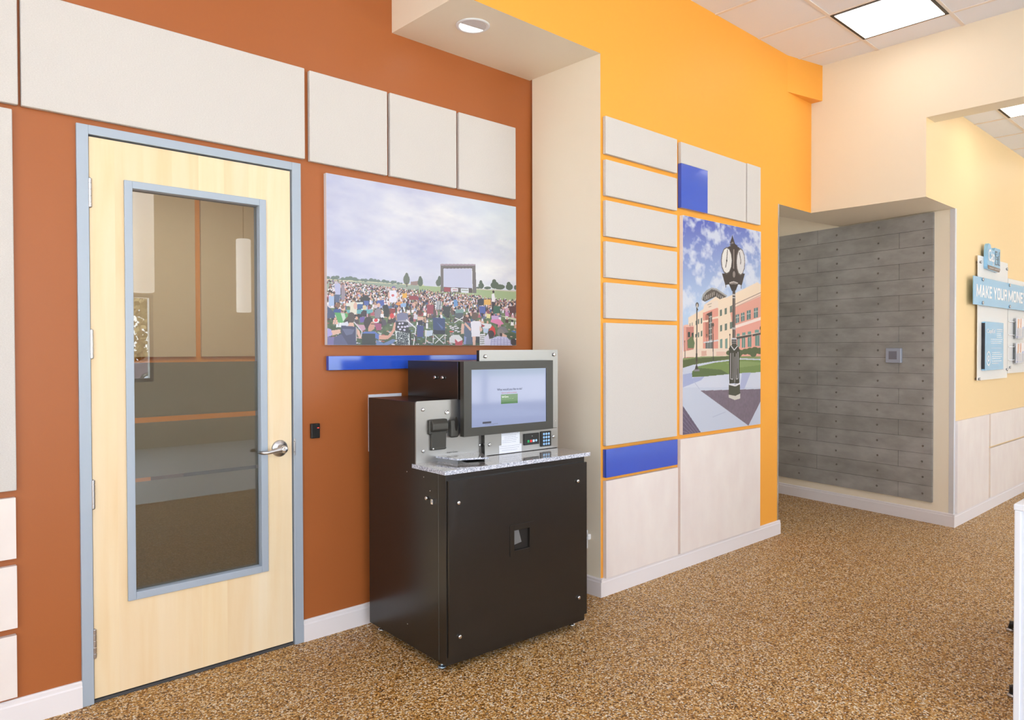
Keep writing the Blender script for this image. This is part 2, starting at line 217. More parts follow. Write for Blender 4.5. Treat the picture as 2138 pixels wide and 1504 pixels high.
('p','e288b4',[(0.84,0.181),(0.893,0.187),(0.92,0.154),(0.893,0.144),(0.837,0.164)]),
('p','e8e0a0',[(0.811,0.222),(0.837,0.219),(0.833,0.189),(0.813,0.192)]),
('p','d9a8c0',[(0.948,0.254),(0.947,0.247),(0.943,0.241),(0.937,0.239),(0.932,0.24),(0.928,0.246),(0.927,0.253),(0.928,0.261),(0.932,0.267),(0.937,0.269),(0.943,0.267),(0.947,0.262)]),
('p','c88ac0',[(0.928,0.24),(0.947,0.241),(0.955,0.211),(0.928,0.21)]),
('p','5c3b38',[(0.951,0.28),(1.0,0.288),(1.0,0.235),(0.959,0.233)]),
('p','cfd0b8',[(0.893,0.213),(1.0,0.196),(1.0,0.178),(0.935,0.198)]),
('p','5d5250',[(0.507,0.231),(0.523,0.232),(0.526,0.192),(0.508,0.188)]),
('p','3d4f78',[(0.505,0.182),(0.572,0.178),(0.572,0.078),(0.508,0.075)]),
('p','5a70a8',[(0.526,0.153),(0.562,0.118),(0.555,0.106)]),
('p','2f3440',[(0.507,0.101),(0.572,0.098),(0.571,0.074),(0.508,0.073)]),
('l','d8dade',1.7,[(0.508,0.075),(0.507,0.014)]),
('l','d8dade',1.7,[(0.572,0.076),(0.572,0.01)]),
('l','d8dade',1.7,[(0.513,0.069),(0.565,0.01)]),
('l','d8dade',1.7,[(0.567,0.07),(0.516,0.012)]),
('l','d8dade',1.7,[(0.471,0.072),(0.466,0.013)]),
('p','e8e8ee',[(0.468,0.145),(0.48,0.145),(0.48,0.108),(0.468,0.108)]),
('p','c8d4e8',[(0.467,0.096),(0.505,0.099),(0.503,0.065),(0.471,0.057)]),
('p','dcdcdc',[(0.463,0.1),(0.474,0.1),(0.471,0.061),(0.463,0.057)]),
('p','d6d6dc',[(0.61,0.127),(0.609,0.125),(0.606,0.123),(0.602,0.122),(0.598,0.123),(0.595,0.124),(0.594,0.127),(0.595,0.13),(0.598,0.132),(0.602,0.132),(0.606,0.132),(0.609,0.13)]),
('p','4a4d52',[(0.613,0.123),(0.612,0.121),(0.611,0.12),(0.608,0.12),(0.606,0.12),(0.605,0.121),(0.604,0.122),(0.605,0.124),(0.606,0.125),(0.608,0.125),(0.611,0.125),(0.612,0.124)]),
('p','d6d6dc',[(0.624,0.12),(0.623,0.117),(0.62,0.115),(0.616,0.114),(0.612,0.115),(0.609,0.117),(0.608,0.119),(0.609,0.122),(0.612,0.124),(0.616,0.125),(0.62,0.124),(0.623,0.122)]),
('p','4a4d52',[(0.626,0.115),(0.626,0.114),(0.624,0.112),(0.622,0.112),(0.62,0.112),(0.618,0.113),(0.618,0.115),(0.618,0.116),(0.62,0.117),(0.622,0.118),(0.624,0.117),(0.626,0.116)]),
('p','d6d6dc',[(0.638,0.128),(0.637,0.126),(0.634,0.124),(0.629,0.123),(0.625,0.123),(0.622,0.125),(0.621,0.128),(0.622,0.13),(0.625,0.132),(0.63,0.133),(0.634,0.133),(0.637,0.131)]),
('p','4a4d52',[(0.64,0.123),(0.639,0.122),(0.638,0.121),(0.636,0.121),(0.633,0.121),(0.632,0.122),(0.631,0.123),(0.632,0.125),(0.633,0.126),(0.636,0.126),(0.638,0.126),(0.64,0.125)]),
('p','d6d6dc',[(0.651,0.116),(0.65,0.114),(0.647,0.112),(0.643,0.111),(0.639,0.112),(0.636,0.113),(0.635,0.116),(0.636,0.119),(0.639,0.121),(0.643,0.122),(0.647,0.121),(0.65,0.119)]),
('p','4a4d52',[(0.654,0.112),(0.653,0.11),(0.652,0.109),(0.649,0.109),(0.647,0.109),(0.645,0.11),(0.645,0.111),(0.645,0.113),(0.647,0.114),(0.649,0.114),(0.652,0.114),(0.653,0.113)]),
('p','d6d6dc',[(0.624,0.108),(0.623,0.105),(0.62,0.103),(0.616,0.102),(0.612,0.103),(0.609,0.105),(0.608,0.107),(0.609,0.11),(0.612,0.112),(0.616,0.113),(0.62,0.112),(0.623,0.11)]),
('p','4a4d52',[(0.626,0.103),(0.626,0.101),(0.624,0.1),(0.622,0.1),(0.62,0.1),(0.618,0.101),(0.617,0.103),(0.618,0.104),(0.62,0.105),(0.622,0.106),(0.624,0.105),(0.626,0.104)]),
('p','d6d6dc',[(0.641,0.1),(0.64,0.097),(0.637,0.095),(0.633,0.094),(0.629,0.095),(0.626,0.097),(0.625,0.1),(0.626,0.102),(0.629,0.104),(0.633,0.105),(0.637,0.104),(0.64,0.103)]),
('p','4a4d52',[(0.643,0.095),(0.643,0.094),(0.641,0.093),(0.639,0.092),(0.637,0.092),(0.635,0.093),(0.635,0.095),(0.635,0.096),(0.637,0.097),(0.639,0.098),(0.641,0.098),(0.643,0.097)]),
('p','d6d6dc',[(0.655,0.092),(0.654,0.089),(0.651,0.087),(0.647,0.087),(0.642,0.087),(0.639,0.089),(0.638,0.092),(0.639,0.094),(0.642,0.096),(0.647,0.097),(0.651,0.097),(0.654,0.095)]),
('p','4a4d52',[(0.657,0.087),(0.657,0.086),(0.655,0.085),(0.653,0.084),(0.65,0.085),(0.649,0.086),(0.648,0.087),(0.649,0.089),(0.65,0.09),(0.653,0.09),(0.655,0.09),(0.657,0.089)]),
('p','d6d6dc',[(0.614,0.115),(0.613,0.113),(0.61,0.111),(0.606,0.11),(0.602,0.111),(0.599,0.112),(0.598,0.115),(0.599,0.118),(0.602,0.12),(0.606,0.12),(0.61,0.12),(0.613,0.118)]),
('p','4a4d52',[(0.616,0.111),(0.616,0.109),(0.614,0.108),(0.612,0.108),(0.61,0.108),(0.608,0.109),(0.607,0.11),(0.608,0.112),(0.61,0.113),(0.612,0.113),(0.614,0.113),(0.616,0.112)]),
('p','dadbe0',[(0.595,0.05),(0.616,0.071),(0.65,0.072),(0.671,0.043),(0.664,0.027),(0.629,0.014),(0.595,0.018)]),
('p','c04a58',[(0.626,0.043),(0.671,0.035),(0.667,-0.002),(0.629,-0.002)]),
('p','e8e4ea',[(0.629,0.043),(0.643,0.023),(0.667,0.035)]),
('p','d8635c',[(0.621,0.092),(0.619,0.09),(0.614,0.088),(0.607,0.087),(0.6,0.088),(0.596,0.089),(0.594,0.092),(0.596,0.094),(0.6,0.096),(0.607,0.097),(0.614,0.096),(0.619,0.095)]),
('p','5a4540',[(0.703,0.176),(0.7,0.164),(0.695,0.156),(0.687,0.152),(0.679,0.155),(0.673,0.163),(0.671,0.174),(0.673,0.186),(0.679,0.194),(0.687,0.197),(0.695,0.195),(0.7,0.187)]),
('p','e0b8a8',[(0.664,0.145),(0.685,0.146),(0.685,0.085),(0.66,0.076)]),
('p','5b6a84',[(0.681,0.158),(0.72,0.156),(0.731,0.098),(0.727,0.007),(0.684,0.007),(0.678,0.097)]),
('p','8896c8',[(0.678,0.064),(0.692,0.056),(0.688,0.007),(0.677,0.007)]),
('p','6a5850',[(0.761,0.203),(0.759,0.19),(0.752,0.18),(0.742,0.176),(0.732,0.179),(0.725,0.188),(0.722,0.201),(0.725,0.214),(0.732,0.224),(0.742,0.228),(0.752,0.225),(0.759,0.216)]),
('p','ebe8f4',[(0.717,0.16),(0.738,0.169),(0.774,0.166),(0.778,0.132),(0.77,0.061),(0.722,0.06),(0.72,0.118)]),
('p','e0b8a8',[(0.685,0.158),(0.72,0.114),(0.716,0.098),(0.681,0.142)]),
('p','e0b8a8',[(0.77,0.136),(0.788,0.112),(0.781,0.095),(0.77,0.103)]),
('p','34373c',[(0.747,0.061),(0.77,0.061),(0.766,0.015),(0.747,0.019)]),
('p','e0b8a8',[(0.727,0.061),(0.747,0.061),(0.745,0.003),(0.73,0.003)]),
('p','e4e4ec',[(0.781,0.154),(0.84,0.151),(0.848,0.126),(0.792,0.108)]),
('p','a84048',[(0.781,0.149),(0.803,0.137),(0.785,0.124)]),
('p','b9cbe6',[(0.792,0.12),(0.825,0.117),(0.818,0.083),(0.792,0.095)]),
('p','dedee6',[(0.77,0.078),(0.803,0.083),(0.803,-0.001),(0.77,-0.001)]),
('l','6a6a68',1.3,[(0.772,0.065),(0.801,0.068)]),
('l','6a6a68',1.3,[(0.772,0.052),(0.801,0.055)]),
('l','6a6a68',1.3,[(0.772,0.039),(0.801,0.041)]),
('l','6a6a68',1.3,[(0.772,0.025),(0.801,0.028)]),
('l','6a6a68',1.3,[(0.772,0.012),(0.801,0.014)]),
('p','d8403c',[(0.825,0.104),(0.846,0.141),(0.863,0.122),(0.868,0.084),(0.857,0.063),(0.84,0.096)]),
('p','453a38',[(0.86,0.08),(0.857,0.066),(0.849,0.056),(0.838,0.052),(0.827,0.055),(0.819,0.065),(0.817,0.079),(0.82,0.093),(0.827,0.103),(0.838,0.107),(0.849,0.103),(0.857,0.093)]),
('p','d8d4ea',[(0.799,0.057),(0.821,0.083),(0.829,0.045),(0.859,0.054),(0.862,-0.001),(0.799,-0.001)]),
('p','7e7c80',[(0.878,0.106),(0.893,0.136),(0.927,0.133),(0.951,0.094),(0.927,0.09),(0.881,0.084)]),
('p','8c8480',[(0.922,0.092),(0.918,0.079),(0.91,0.069),(0.898,0.065),(0.887,0.069),(0.879,0.078),(0.876,0.091),(0.879,0.103),(0.887,0.113),(0.899,0.117),(0.91,0.114),(0.918,0.104)]),
('p','e0b8a8',[(0.908,0.089),(0.939,0.072),(0.935,0.055),(0.908,0.063)]),
('p','3f3a38',[(0.893,0.087),(0.91,0.087),(0.908,0.063),(0.897,0.063)]),
('p','c8c8e8',[(0.836,0.045),(0.881,0.067),(0.939,0.06),(0.974,0.017),(0.976,-0.001),(0.832,-0.001)]),
('l','8d8cc0',1.1,[(0.844,0.048),(0.838,-0.001)]),
('l','8d8cc0',1.1,[(0.862,0.052),(0.859,-0.001)]),
('l','8d8cc0',1.1,[(0.881,0.055),(0.879,-0.001)]),
('l','8d8cc0',1.1,[(0.9,0.059),(0.9,-0.001)]),
('l','8d8cc0',1.1,[(0.92,0.056),(0.921,-0.001)]),
('l','8d8cc0',1.1,[(0.939,0.053),(0.943,-0.001)]),
('l','8d8cc0',1.1,[(0.958,0.049),(0.964,-0.001)]),
('l','a5a4cc',1.0,[(0.84,0.041),(0.97,0.038)]),
('l','a5a4cc',1.0,[(0.84,0.026),(0.97,0.023)]),
('l','a5a4cc',1.0,[(0.84,0.011),(0.97,0.008)]),
('p','3c3432',[(1.001,0.025),(0.998,0.012),(0.991,0.003),(0.982,-0.001),(0.972,0.003),(0.965,0.012),(0.963,0.025),(0.965,0.038),(0.972,0.048),(0.982,0.051),(0.991,0.048),(0.998,0.039)]),
('p','4a78c0',[(0.966,0.103),(0.982,0.108),(1.0,0.1),(0.998,0.089)])]
CLOCK=[('p','ccd4e8',[(-0.002,0.38),(1.01,0.377),(1.013,-0.073),(-0.001,-0.012)]),
('p','d6dcee',[(-0.002,0.38),(1.01,0.377),(1.012,0.191),(-0.002,0.217)]),
('p','f6e0c8',[(0.064,0.537),(0.238,0.579),(0.248,0.599),(0.39,0.643),(0.527,0.643),(0.947,0.736),(1.013,0.724),(1.016,0.34),(0.064,0.347)]),
('p','e8a898',[(0.008,0.494),(0.126,0.5),(0.126,0.343),(0.008,0.344)]),
('p','f0c0b0',[(0.008,0.5),(0.045,0.504),(0.126,0.498),(0.126,0.492),(0.008,0.494)]),
('p','c9867c',[(0.04,0.493),(0.126,0.494),(0.126,0.343),(0.045,0.343)]),
('p','e8a090',[(0.233,0.562),(0.344,0.582),(0.39,0.591),(0.421,0.588),(0.422,0.344),(0.234,0.346)]),
('p','f2dfcf',[(0.258,0.603),(0.401,0.627),(0.421,0.62),(0.421,0.592),(0.248,0.564)]),
('p','5a4a46',[(0.273,0.557),(0.344,0.572),(0.345,0.345),(0.304,0.345),(0.303,0.538)]),
('p','b97a6a',[(0.263,0.556),(0.303,0.549),(0.304,0.447),(0.263,0.447)]),
('p','445050',[(0.308,0.55),(0.344,0.566),(0.345,0.38),(0.309,0.373)]),
('l','c8c8c4',1.0,[(0.306,0.542),(0.345,0.548)]),
('l','c8c8c4',1.0,[(0.307,0.514),(0.345,0.52)]),
('l','c8c8c4',1.0,[(0.307,0.487),(0.345,0.491)]),
('l','c8c8c4',1.0,[(0.307,0.459),(0.345,0.463)]),
('l','c8c8c4',1.0,[(0.307,0.432),(0.346,0.435)]),
('l','c8c8c4',1.0,[(0.307,0.404),(0.346,0.406)]),
('l','c8c8c4',1.0,[(0.321,0.55),(0.321,0.38)]),
('l','c8c8c4',1.0,[(0.333,0.55),(0.333,0.38)]),
('p','f7e2d0',[(0.233,0.525),(0.298,0.53),(0.298,0.52),(0.233,0.517)]),
('p','f7e2d0',[(0.344,0.542),(0.422,0.55),(0.422,0.54),(0.344,0.533)]),
('p','5c5450',[(0.22,0.621),(0.258,0.654),(0.339,0.678),(0.4,0.675),(0.527,0.647),(0.442,0.632),(0.39,0.643),(0.258,0.615)]),
('p','a9a8a8',[(0.216,0.625),(0.233,0.649),(0.278,0.67),(0.339,0.684),(0.4,0.682),(0.538,0.652),(0.527,0.646),(0.4,0.673),(0.339,0.676),(0.278,0.658),(0.243,0.638),(0.228,0.618)]),
('l','dcd8d0',1.2,[(0.258,0.621),(0.258,0.642)]),
('l','dcd8d0',1.2,[(0.28,0.626),(0.28,0.647)]),
('l','dcd8d0',1.2,[(0.302,0.631),(0.302,0.651)]),
('l','dcd8d0',1.2,[(0.324,0.637),(0.324,0.656)]),
('l','dcd8d0',1.2,[(0.347,0.642),(0.347,0.661)]),
('l','dcd8d0',1.2,[(0.369,0.648),(0.369,0.666)]),
('l','d0ccc8',1.2,[(0.406,0.659),(0.406,0.643)]),
('l','d0ccc8',1.2,[(0.429,0.655),(0.429,0.641)]),
('l','d0ccc8',1.2,[(0.452,0.651),(0.452,0.638)]),
('l','d0ccc8',1.2,[(0.475,0.647),(0.475,0.636)]),
('l','b0a090',1,[(0.288,0.6),(0.339,0.609)]),
('l','b0a090',1,[(0.303,0.591),(0.334,0.595)]),
('p','e8a898',[(0.571,0.588),(0.648,0.61),(1.002,0.667),(1.002,0.555),(0.648,0.503),(0.604,0.494)]),
('p','f3dccb',[(0.592,0.604),(1.001,0.685),(1.002,0.667),(0.593,0.588)]),
('l','a08a80',1.2,[(0.592,0.604),(1.001,0.685)]),
('l','d2a89a',1.2,[(0.614,0.593),(1.002,0.672)]),
('p','eeaa9c',[(0.615,0.49),(1.002,0.542),(1.004,0.34),(0.616,0.343)]),
('p','f6e4dc',[(0.593,0.502),(1.002,0.558),(1.002,0.542),(0.593,0.488)]),
('l','e2ccc0',1.5,[(0.602,0.452),(1.01,0.477)]),
('p','5f7f80',[(0.647,0.561),(0.694,0.567),(0.694,0.525),(0.647,0.518)]),
('l','d8e0dc',1,[(0.67,0.564),(0.67,0.521)]),
('l','c8d0cc',1,[(0.647,0.546),(0.694,0.552)]),
('p','5f7f80',[(0.719,0.571),(0.767,0.577),(0.768,0.534),(0.72,0.528)]),
('l','d8e0dc',1,[(0.743,0.574),(0.744,0.531)]),
('l','c8d0cc',1,[(0.72,0.556),(0.767,0.562)]),
('p','5f7f80',[(0.801,0.585),(0.854,0.591),(0.854,0.545),(0.801,0.538)]),
('l','d8e0dc',1,[(0.827,0.588),(0.828,0.541)]),
('l','c8d0cc',1,[(0.801,0.568),(0.854,0.574)]),
('p','5f7f80',[(0.901,0.6),(0.958,0.606),(0.959,0.556),(0.901,0.549)]),
('l','d8e0dc',1,[(0.93,0.603),(0.93,0.552)]),
('l','c8d0cc',1,[(0.901,0.581),(0.959,0.588)]),
('p','6a7a72',[(0.441,0.58),(0.469,0.584),(0.469,0.554),(0.442,0.55)]),
('p','6a7a72',[(0.503,0.589),(0.531,0.593),(0.531,0.563),(0.503,0.559)]),
('p','6a7a72',[(0.571,0.602),(0.603,0.606),(0.604,0.574),(0.571,0.57)]),
('p','6a7a72',[(0.445,0.506),(0.472,0.509),(0.472,0.479),(0.445,0.476)]),
('p','6a7a72',[(0.504,0.514),(0.534,0.517),(0.534,0.485),(0.504,0.481)]),
('p','6a7a72',[(0.572,0.523),(0.609,0.527),(0.609,0.494),(0.572,0.49)]),
('p','6a7a72',[(0.173,0.53),(0.189,0.533),(0.189,0.51),(0.173,0.507)]),
('p','6a7a72',[(0.208,0.535),(0.225,0.539),(0.225,0.513),(0.208,0.51)]),
('p','6a7a72',[(0.148,0.522),(0.162,0.525),(0.162,0.506),(0.148,0.502)]),
('p','6a7a72',[(0.173,0.468),(0.189,0.471),(0.189,0.448),(0.174,0.445)]),
('p','6a7a72',[(0.208,0.475),(0.226,0.479),(0.226,0.453),(0.208,0.45)]),
('p','6a7a72',[(0.143,0.46),(0.157,0.463),(0.157,0.448),(0.143,0.445)]),
('p','6a7a72',[(0.102,0.513),(0.111,0.516),(0.111,0.501),(0.102,0.498)]),
('p','6a7a72',[(0.078,0.509),(0.088,0.512),(0.088,0.499),(0.078,0.495)]),
('p','74a09a',[(0.663,0.467),(0.703,0.469),(0.703,0.456),(0.663,0.453)]),
('p','74a09a',[(0.736,0.473),(0.781,0.476),(0.781,0.462),(0.736,0.459)]),
('p','74a09a',[(0.814,0.479),(0.86,0.482),(0.86,0.468),(0.814,0.465)]),
('p','74a09a',[(0.914,0.489),(0.975,0.492),(0.975,0.477),(0.914,0.474)]),
('p','6a8f88',[(0.732,0.446),(0.779,0.449),(0.779,0.398),(0.732,0.398)]),
('l','c8d8d0',0.9,[(0.755,0.447),(0.756,0.398)]),
('p','6a8f88',[(0.814,0.45),(0.867,0.454),(0.867,0.402),(0.814,0.402)]),
('l','c8d8d0',0.9,[(0.84,0.452),(0.841,0.402)]),
('p','6a8f88',[(0.919,0.459),(0.982,0.463),(0.983,0.407),(0.919,0.407)]),
('l','c8d8d0',0.9,[(0.951,0.461),(0.951,0.407)]),
('p','6a8f88',[(0.672,0.441),(0.705,0.445),(0.705,0.402),(0.672,0.402)]),
('l','c8d8d0',0.9,[(0.689,0.443),(0.689,0.402)]),
('p','6a8f88',[(0.446,0.438),(0.473,0.441),(0.473,0.396),(0.446,0.396)]),
('l','c8d8d0',0.9,[(0.459,0.44),(0.459,0.396)]),
('p','6a8f88',[(0.511,0.44),(0.539,0.444),(0.539,0.39),(0.511,0.39)]),
('l','c8d8d0',0.9,[(0.525,0.442),(0.525,0.39)]),
('l','4a4a48',3,[(0.656,0.445),(0.869,0.461)]),
('l','4a4a48',3,[(0.88,0.461),(1.01,0.472)]),
('p','d9dce2',[(0.243,0.425),(0.423,0.437),(0.423,0.43),(0.243,0.419)]),
('p','4f5a5a',[(0.265,0.421),(0.35,0.425),(0.35,0.392),(0.265,0.393)]),
('l','c8ccc8',1,[(0.307,0.423),(0.307,0.393)]),
('l','c8ccc8',1,[(0.287,0.423),(0.287,0.393)]),
('l','c8ccc8',1,[(0.33,0.423),(0.33,0.393)]),
('p','3f4a48',[(0.057,0.469),(0.085,0.471),(0.085,0.447),(0.058,0.447)]),
('p','3f4a48',[(0.099,0.466),(0.123,0.468),(0.123,0.445),(0.099,0.445)]),
('p','f0dccc',[(0.156,0.393),(0.559,0.394),(0.559,0.358),(0.003,0.354),(0.003,0.38)]),
('p','eac4b4',[(0.398,0.379),(0.538,0.378),(0.533,0.36),(0.398,0.359)]),
('p','ddb0a0',[(0.216,0.383),(0.277,0.384),(0.278,0.36),(0.216,0.359)]),
('p','6b7c58',[(0.053,0.432),(0.109,0.455),(0.137,0.421),(0.128,0.395),(0.058,0.395)]),
('p','8a9a68',[(-0.002,0.35),(0.204,0.356),(0.559,0.358),(1.011,0.352),(1.011,0.333),(-0.002,0.288)]),
('p','5d6a45',[(-0.002,0.341),(0.137,0.349),(0.559,0.356),(0.559,0.342),(0.156,0.323),(0.044,0.302),(-0.002,0.288)]),
('p','5c6a48',[(0.597,0.372),(0.592,0.366),(0.578,0.361),(0.559,0.36),(0.541,0.362),(0.527,0.366),(0.522,0.372),(0.527,0.379),(0.54,0.383),(0.559,0.385),(0.578,0.383),(0.591,0.379)]),
('p','5c6a48',[(0.667,0.374),(0.661,0.367),(0.645,0.361),(0.624,0.36),(0.602,0.362),(0.586,0.367),(0.58,0.374),(0.586,0.381),(0.602,0.387),(0.623,0.389),(0.645,0.387),(0.661,0.381)]),
('p','5c6a48',[(0.756,0.374),(0.75,0.366),(0.733,0.361),(0.711,0.359),(0.689,0.361),(0.673,0.367),(0.667,0.374),(0.673,0.381),(0.689,0.387),(0.711,0.388),(0.733,0.386),(0.75,0.381)]),
('p','5c6a48',[(0.826,0.378),(0.819,0.37),(0.802,0.364),(0.778,0.362),(0.755,0.364),(0.737,0.37),(0.731,0.378),(0.737,0.386),(0.754,0.391),(0.778,0.393),(0.802,0.391),(0.819,0.385)]),
('p','5c6a48',[(0.904,0.379),(0.896,0.37),(0.875,0.363),(0.846,0.361),(0.818,0.364),(0.797,0.37),(0.789,0.38),(0.797,0.389),(0.818,0.396),(0.846,0.398),(0.875,0.396),(0.896,0.389)]),
('p','5c6a48',[(0.975,0.383),(0.967,0.374),(0.945,0.367),(0.916,0.365),(0.887,0.367),(0.866,0.374),(0.858,0.384),(0.866,0.393),(0.887,0.4),(0.916,0.402),(0.945,0.4),(0.967,0.393)]),
('p','5c6a48',[(1.034,0.381),(1.027,0.373),(1.008,0.366),(0.981,0.364),(0.954,0.367),(0.935,0.373),(0.928,0.381),(0.935,0.39),(0.954,0.396),(0.98,0.398),(1.007,0.396),(1.027,0.39)]),
('p','5c6a48',[(0.728,0.362),(0.723,0.355),(0.708,0.351),(0.689,0.349),(0.67,0.351),(0.656,0.356),(0.651,0.362),(0.656,0.368),(0.67,0.373),(0.689,0.375),(0.708,0.373),(0.723,0.368)]),
('p','5c6a48',[(0.939,0.365),(0.933,0.357),(0.916,0.352),(0.893,0.35),(0.87,0.352),(0.853,0.358),(0.846,0.365),(0.853,0.373),(0.869,0.378),(0.893,0.38),(0.916,0.378),(0.933,0.372)]),
('p','cdd5ea',[(0.003,0.306),(0.119,0.319),(0.352,0.332),(0.689,0.343),(0.711,0.345),(1.011,0.339),(1.011,0.333),(0.711,0.339),(0.373,0.326),(0.176,0.311),(0.109,0.289),(0.109,0.244),(0.003,0.217)]),
('p','7c9458',[(0.105,0.263),(0.109,0.289),(0.18,0.311),(0.383,0.327),(0.711,0.337),(1.011,0.333),(1.011,0.271),(0.56,0.268),(0.253,0.262)]),
('p','5e7348',[(0.105,0.263),(0.107,0.286),(0.18,0.304),(0.455,0.292),(0.56,0.268),(0.253,0.262)]),
('p','8da268',[(0.517,0.323),(0.778,0.33),(1.011,0.32),(1.011,0.309),(0.667,0.297)]),
('p','aab4dc',[(0.003,0.276),(0.105,0.282),(0.109,0.259),(0.253,0.262),(0.214,0.246),(0.003,0.217)]),
('p','b4bce0',[(0.734,0.272),(0.859,0.272),(0.768,0.189),(0.707,0.191)]),
('p','7d7080',[(0.205,0.197),(1.012,0.183),(1.012,0.127),(0.826,0.001)]),
('brick',[(0.205,0.197),(1.012,0.183),(1.012,0.127),(0.826,0.001)]),
('p','6a6078',[(-0.002,0.136),(0.215,-0.002),(-0.001,-0.001)]),
('brick',[(-0.002,0.136),(0.215,-0.002),(-0.001,-0.001)]),
('l','8a8098',0.8,[(0.003,0.106),(0.186,-0.001)]),
('l','8a8098',0.8,[(0.003,0.084),(0.153,0.001)]),
('l','8a8098',0.8,[(0.003,0.062),(0.119,0.003)]),
('l','8a8098',0.8,[(0.003,0.039),(0.086,0.005)]),
('l','8a8098',0.8,[(0.003,0.017),(0.054,0.007)]),
('l','b8c0da',1,[(0.123,0.244),(0.195,0.204)]),
('l','b8c0da',1,[(0.353,0.066),(0.518,0.084)]),
('l','4c4846',2.6,[(0.162,0.585),(0.159,0.304)]),
('p','55504c',[(0.185,0.597),(0.182,0.591),(0.175,0.586),(0.165,0.584),(0.156,0.586),(0.149,0.59),(0.146,0.596),(0.148,0.602),(0.156,0.607),(0.165,0.609),(0.175,0.608),(0.182,0.603)]),
('p','d8d0c8',[(0.175,0.593),(0.174,0.588),(0.17,0.585),(0.165,0.584),(0.16,0.585),(0.157,0.588),(0.156,0.593),(0.157,0.597),(0.16,0.601),(0.165,0.602),(0.17,0.601),(0.174,0.598)]),
('p','4c4846',[(0.176,0.576),(0.175,0.573),(0.171,0.571),(0.165,0.57),(0.16,0.571),(0.156,0.573),(0.155,0.575),(0.156,0.578),(0.16,0.58),(0.165,0.581),(0.171,0.58),(0.175,0.578)]),
('p','3f3c38',[(0.149,0.315),(0.171,0.315),(0.178,0.296),(0.138,0.297)]),
('p','8a8890',[(0.13,0.297),(0.19,0.298),(0.195,0.288),(0.13,0.288)]),
('p','444038',[(0.149,0.372),(0.169,0.372),(0.169,0.334),(0.149,0.334)]),
('l','4c4846',2,[(0.356,0.499),(0.36,0.336)]),
('p','55504c',[(0.369,0.507),(0.367,0.502),(0.363,0.498),(0.357,0.497),(0.35,0.498),(0.346,0.502),(0.344,0.507),(0.346,0.512),(0.35,0.516),(0.357,0.517),(0.363,0.516),(0.367,0.512)]),
('l','4c4846',1.4,[(0.023,0.432),(0.025,0.352)]),
('l','4c4846',1.4,[(0.572,0.462),(0.572,0.394)]),
('p','55504c',[(0.58,0.462),(0.579,0.46),(0.576,0.458),(0.572,0.457),(0.567,0.458),(0.564,0.46),(0.563,0.462),(0.564,0.465),(0.567,0.466),(0.571,0.467),(0.576,0.466),(0.579,0.465)]),
('l','4c4846',1.4,[(0.998,0.504),(0.998,0.466)]),
('p','55504c',[(1.007,0.5),(1.006,0.495),(1.001,0.492),(0.995,0.49),(0.989,0.491),(0.985,0.495),(0.983,0.499),(0.985,0.504),(0.989,0.508),(0.995,0.509),(1.001,0.508),(1.006,0.504)]),
('l','6a6462',1.2,[(0.279,0.456),(0.279,0.425)]),
('p','55504c',[(0.288,0.458),(0.287,0.456),(0.284,0.454),(0.28,0.453),(0.276,0.454),(0.273,0.456),(0.272,0.458),(0.273,0.46),(0.276,0.462),(0.28,0.462),(0.284,0.462),(0.287,0.46)]),
('l','4e4644',7.5,[(0.623,0.683),(0.625,0.443)]),
('l','8a807c',1.8,[(0.627,0.642),(0.629,0.443)]),
('l','c8c4c4',2,[(0.601,0.66),(0.645,0.66)]),
('l','c8c4c4',2,[(0.603,0.646),(0.647,0.646)]),
('l','b8b4b4',2.5,[(0.6,0.494),(0.65,0.493)]),
('p','453c3a',[(0.77,0.831),(0.749,0.787),(0.691,0.753),(0.614,0.738),(0.538,0.746),(0.483,0.773),(0.463,0.813),(0.482,0.856),(0.537,0.889),(0.613,0.906),(0.691,0.899),(0.749,0.872)]),
('p','453c3a',[(0.468,0.758),(0.771,0.772),(0.731,0.712),(0.669,0.714),(0.631,0.677),(0.598,0.676),(0.559,0.709),(0.511,0.703)]),
('p','6e6462',[(0.6,0.827),(0.59,0.793),(0.563,0.767),(0.527,0.756),(0.49,0.764),(0.464,0.786),(0.454,0.819),(0.464,0.852),(0.49,0.878),(0.526,0.89),(0.563,0.883),(0.59,0.86)]),
('p','6e6462',[(0.775,0.831),(0.767,0.796),(0.743,0.77),(0.712,0.759),(0.68,0.767),(0.657,0.79),(0.649,0.824),(0.657,0.858),(0.68,0.884),(0.711,0.896),(0.743,0.888),(0.766,0.865)]),
('p','ece8e4',[(0.594,0.827),(0.585,0.796),(0.561,0.772),(0.529,0.763),(0.497,0.769),(0.473,0.79),(0.465,0.82),(0.473,0.85),(0.496,0.874),(0.528,0.884),(0.561,0.878),(0.585,0.857)]),
('p','e0dcdc',[(0.766,0.83),(0.759,0.799),(0.74,0.775),(0.714,0.765),(0.688,0.772),(0.669,0.794),(0.662,0.825),(0.669,0.856),(0.687,0.88),(0.713,0.89),(0.739,0.883),(0.759,0.861)]),
('l','2c2828',1.6,[(0.539,0.878),(0.529,0.823)]),
('l','2c2828',1.6,[(0.529,0.823),(0.514,0.788)]),
('p','2c2828',[(0.537,0.824),(0.536,0.821),(0.533,0.818),(0.529,0.817),(0.524,0.818),(0.521,0.82),(0.52,0.823),(0.521,0.826),(0.524,0.828),(0.529,0.829),(0.533,0.828),(0.536,0.826)]),
('l','2c2828',1.6,[(0.696,0.876),(0.716,0.832)]),
('l','2c2828',1.6,[(0.716,0.832),(0.711,0.815)]),
('l','938884',3,[(0.622,0.884),(0.619,0.789)]),
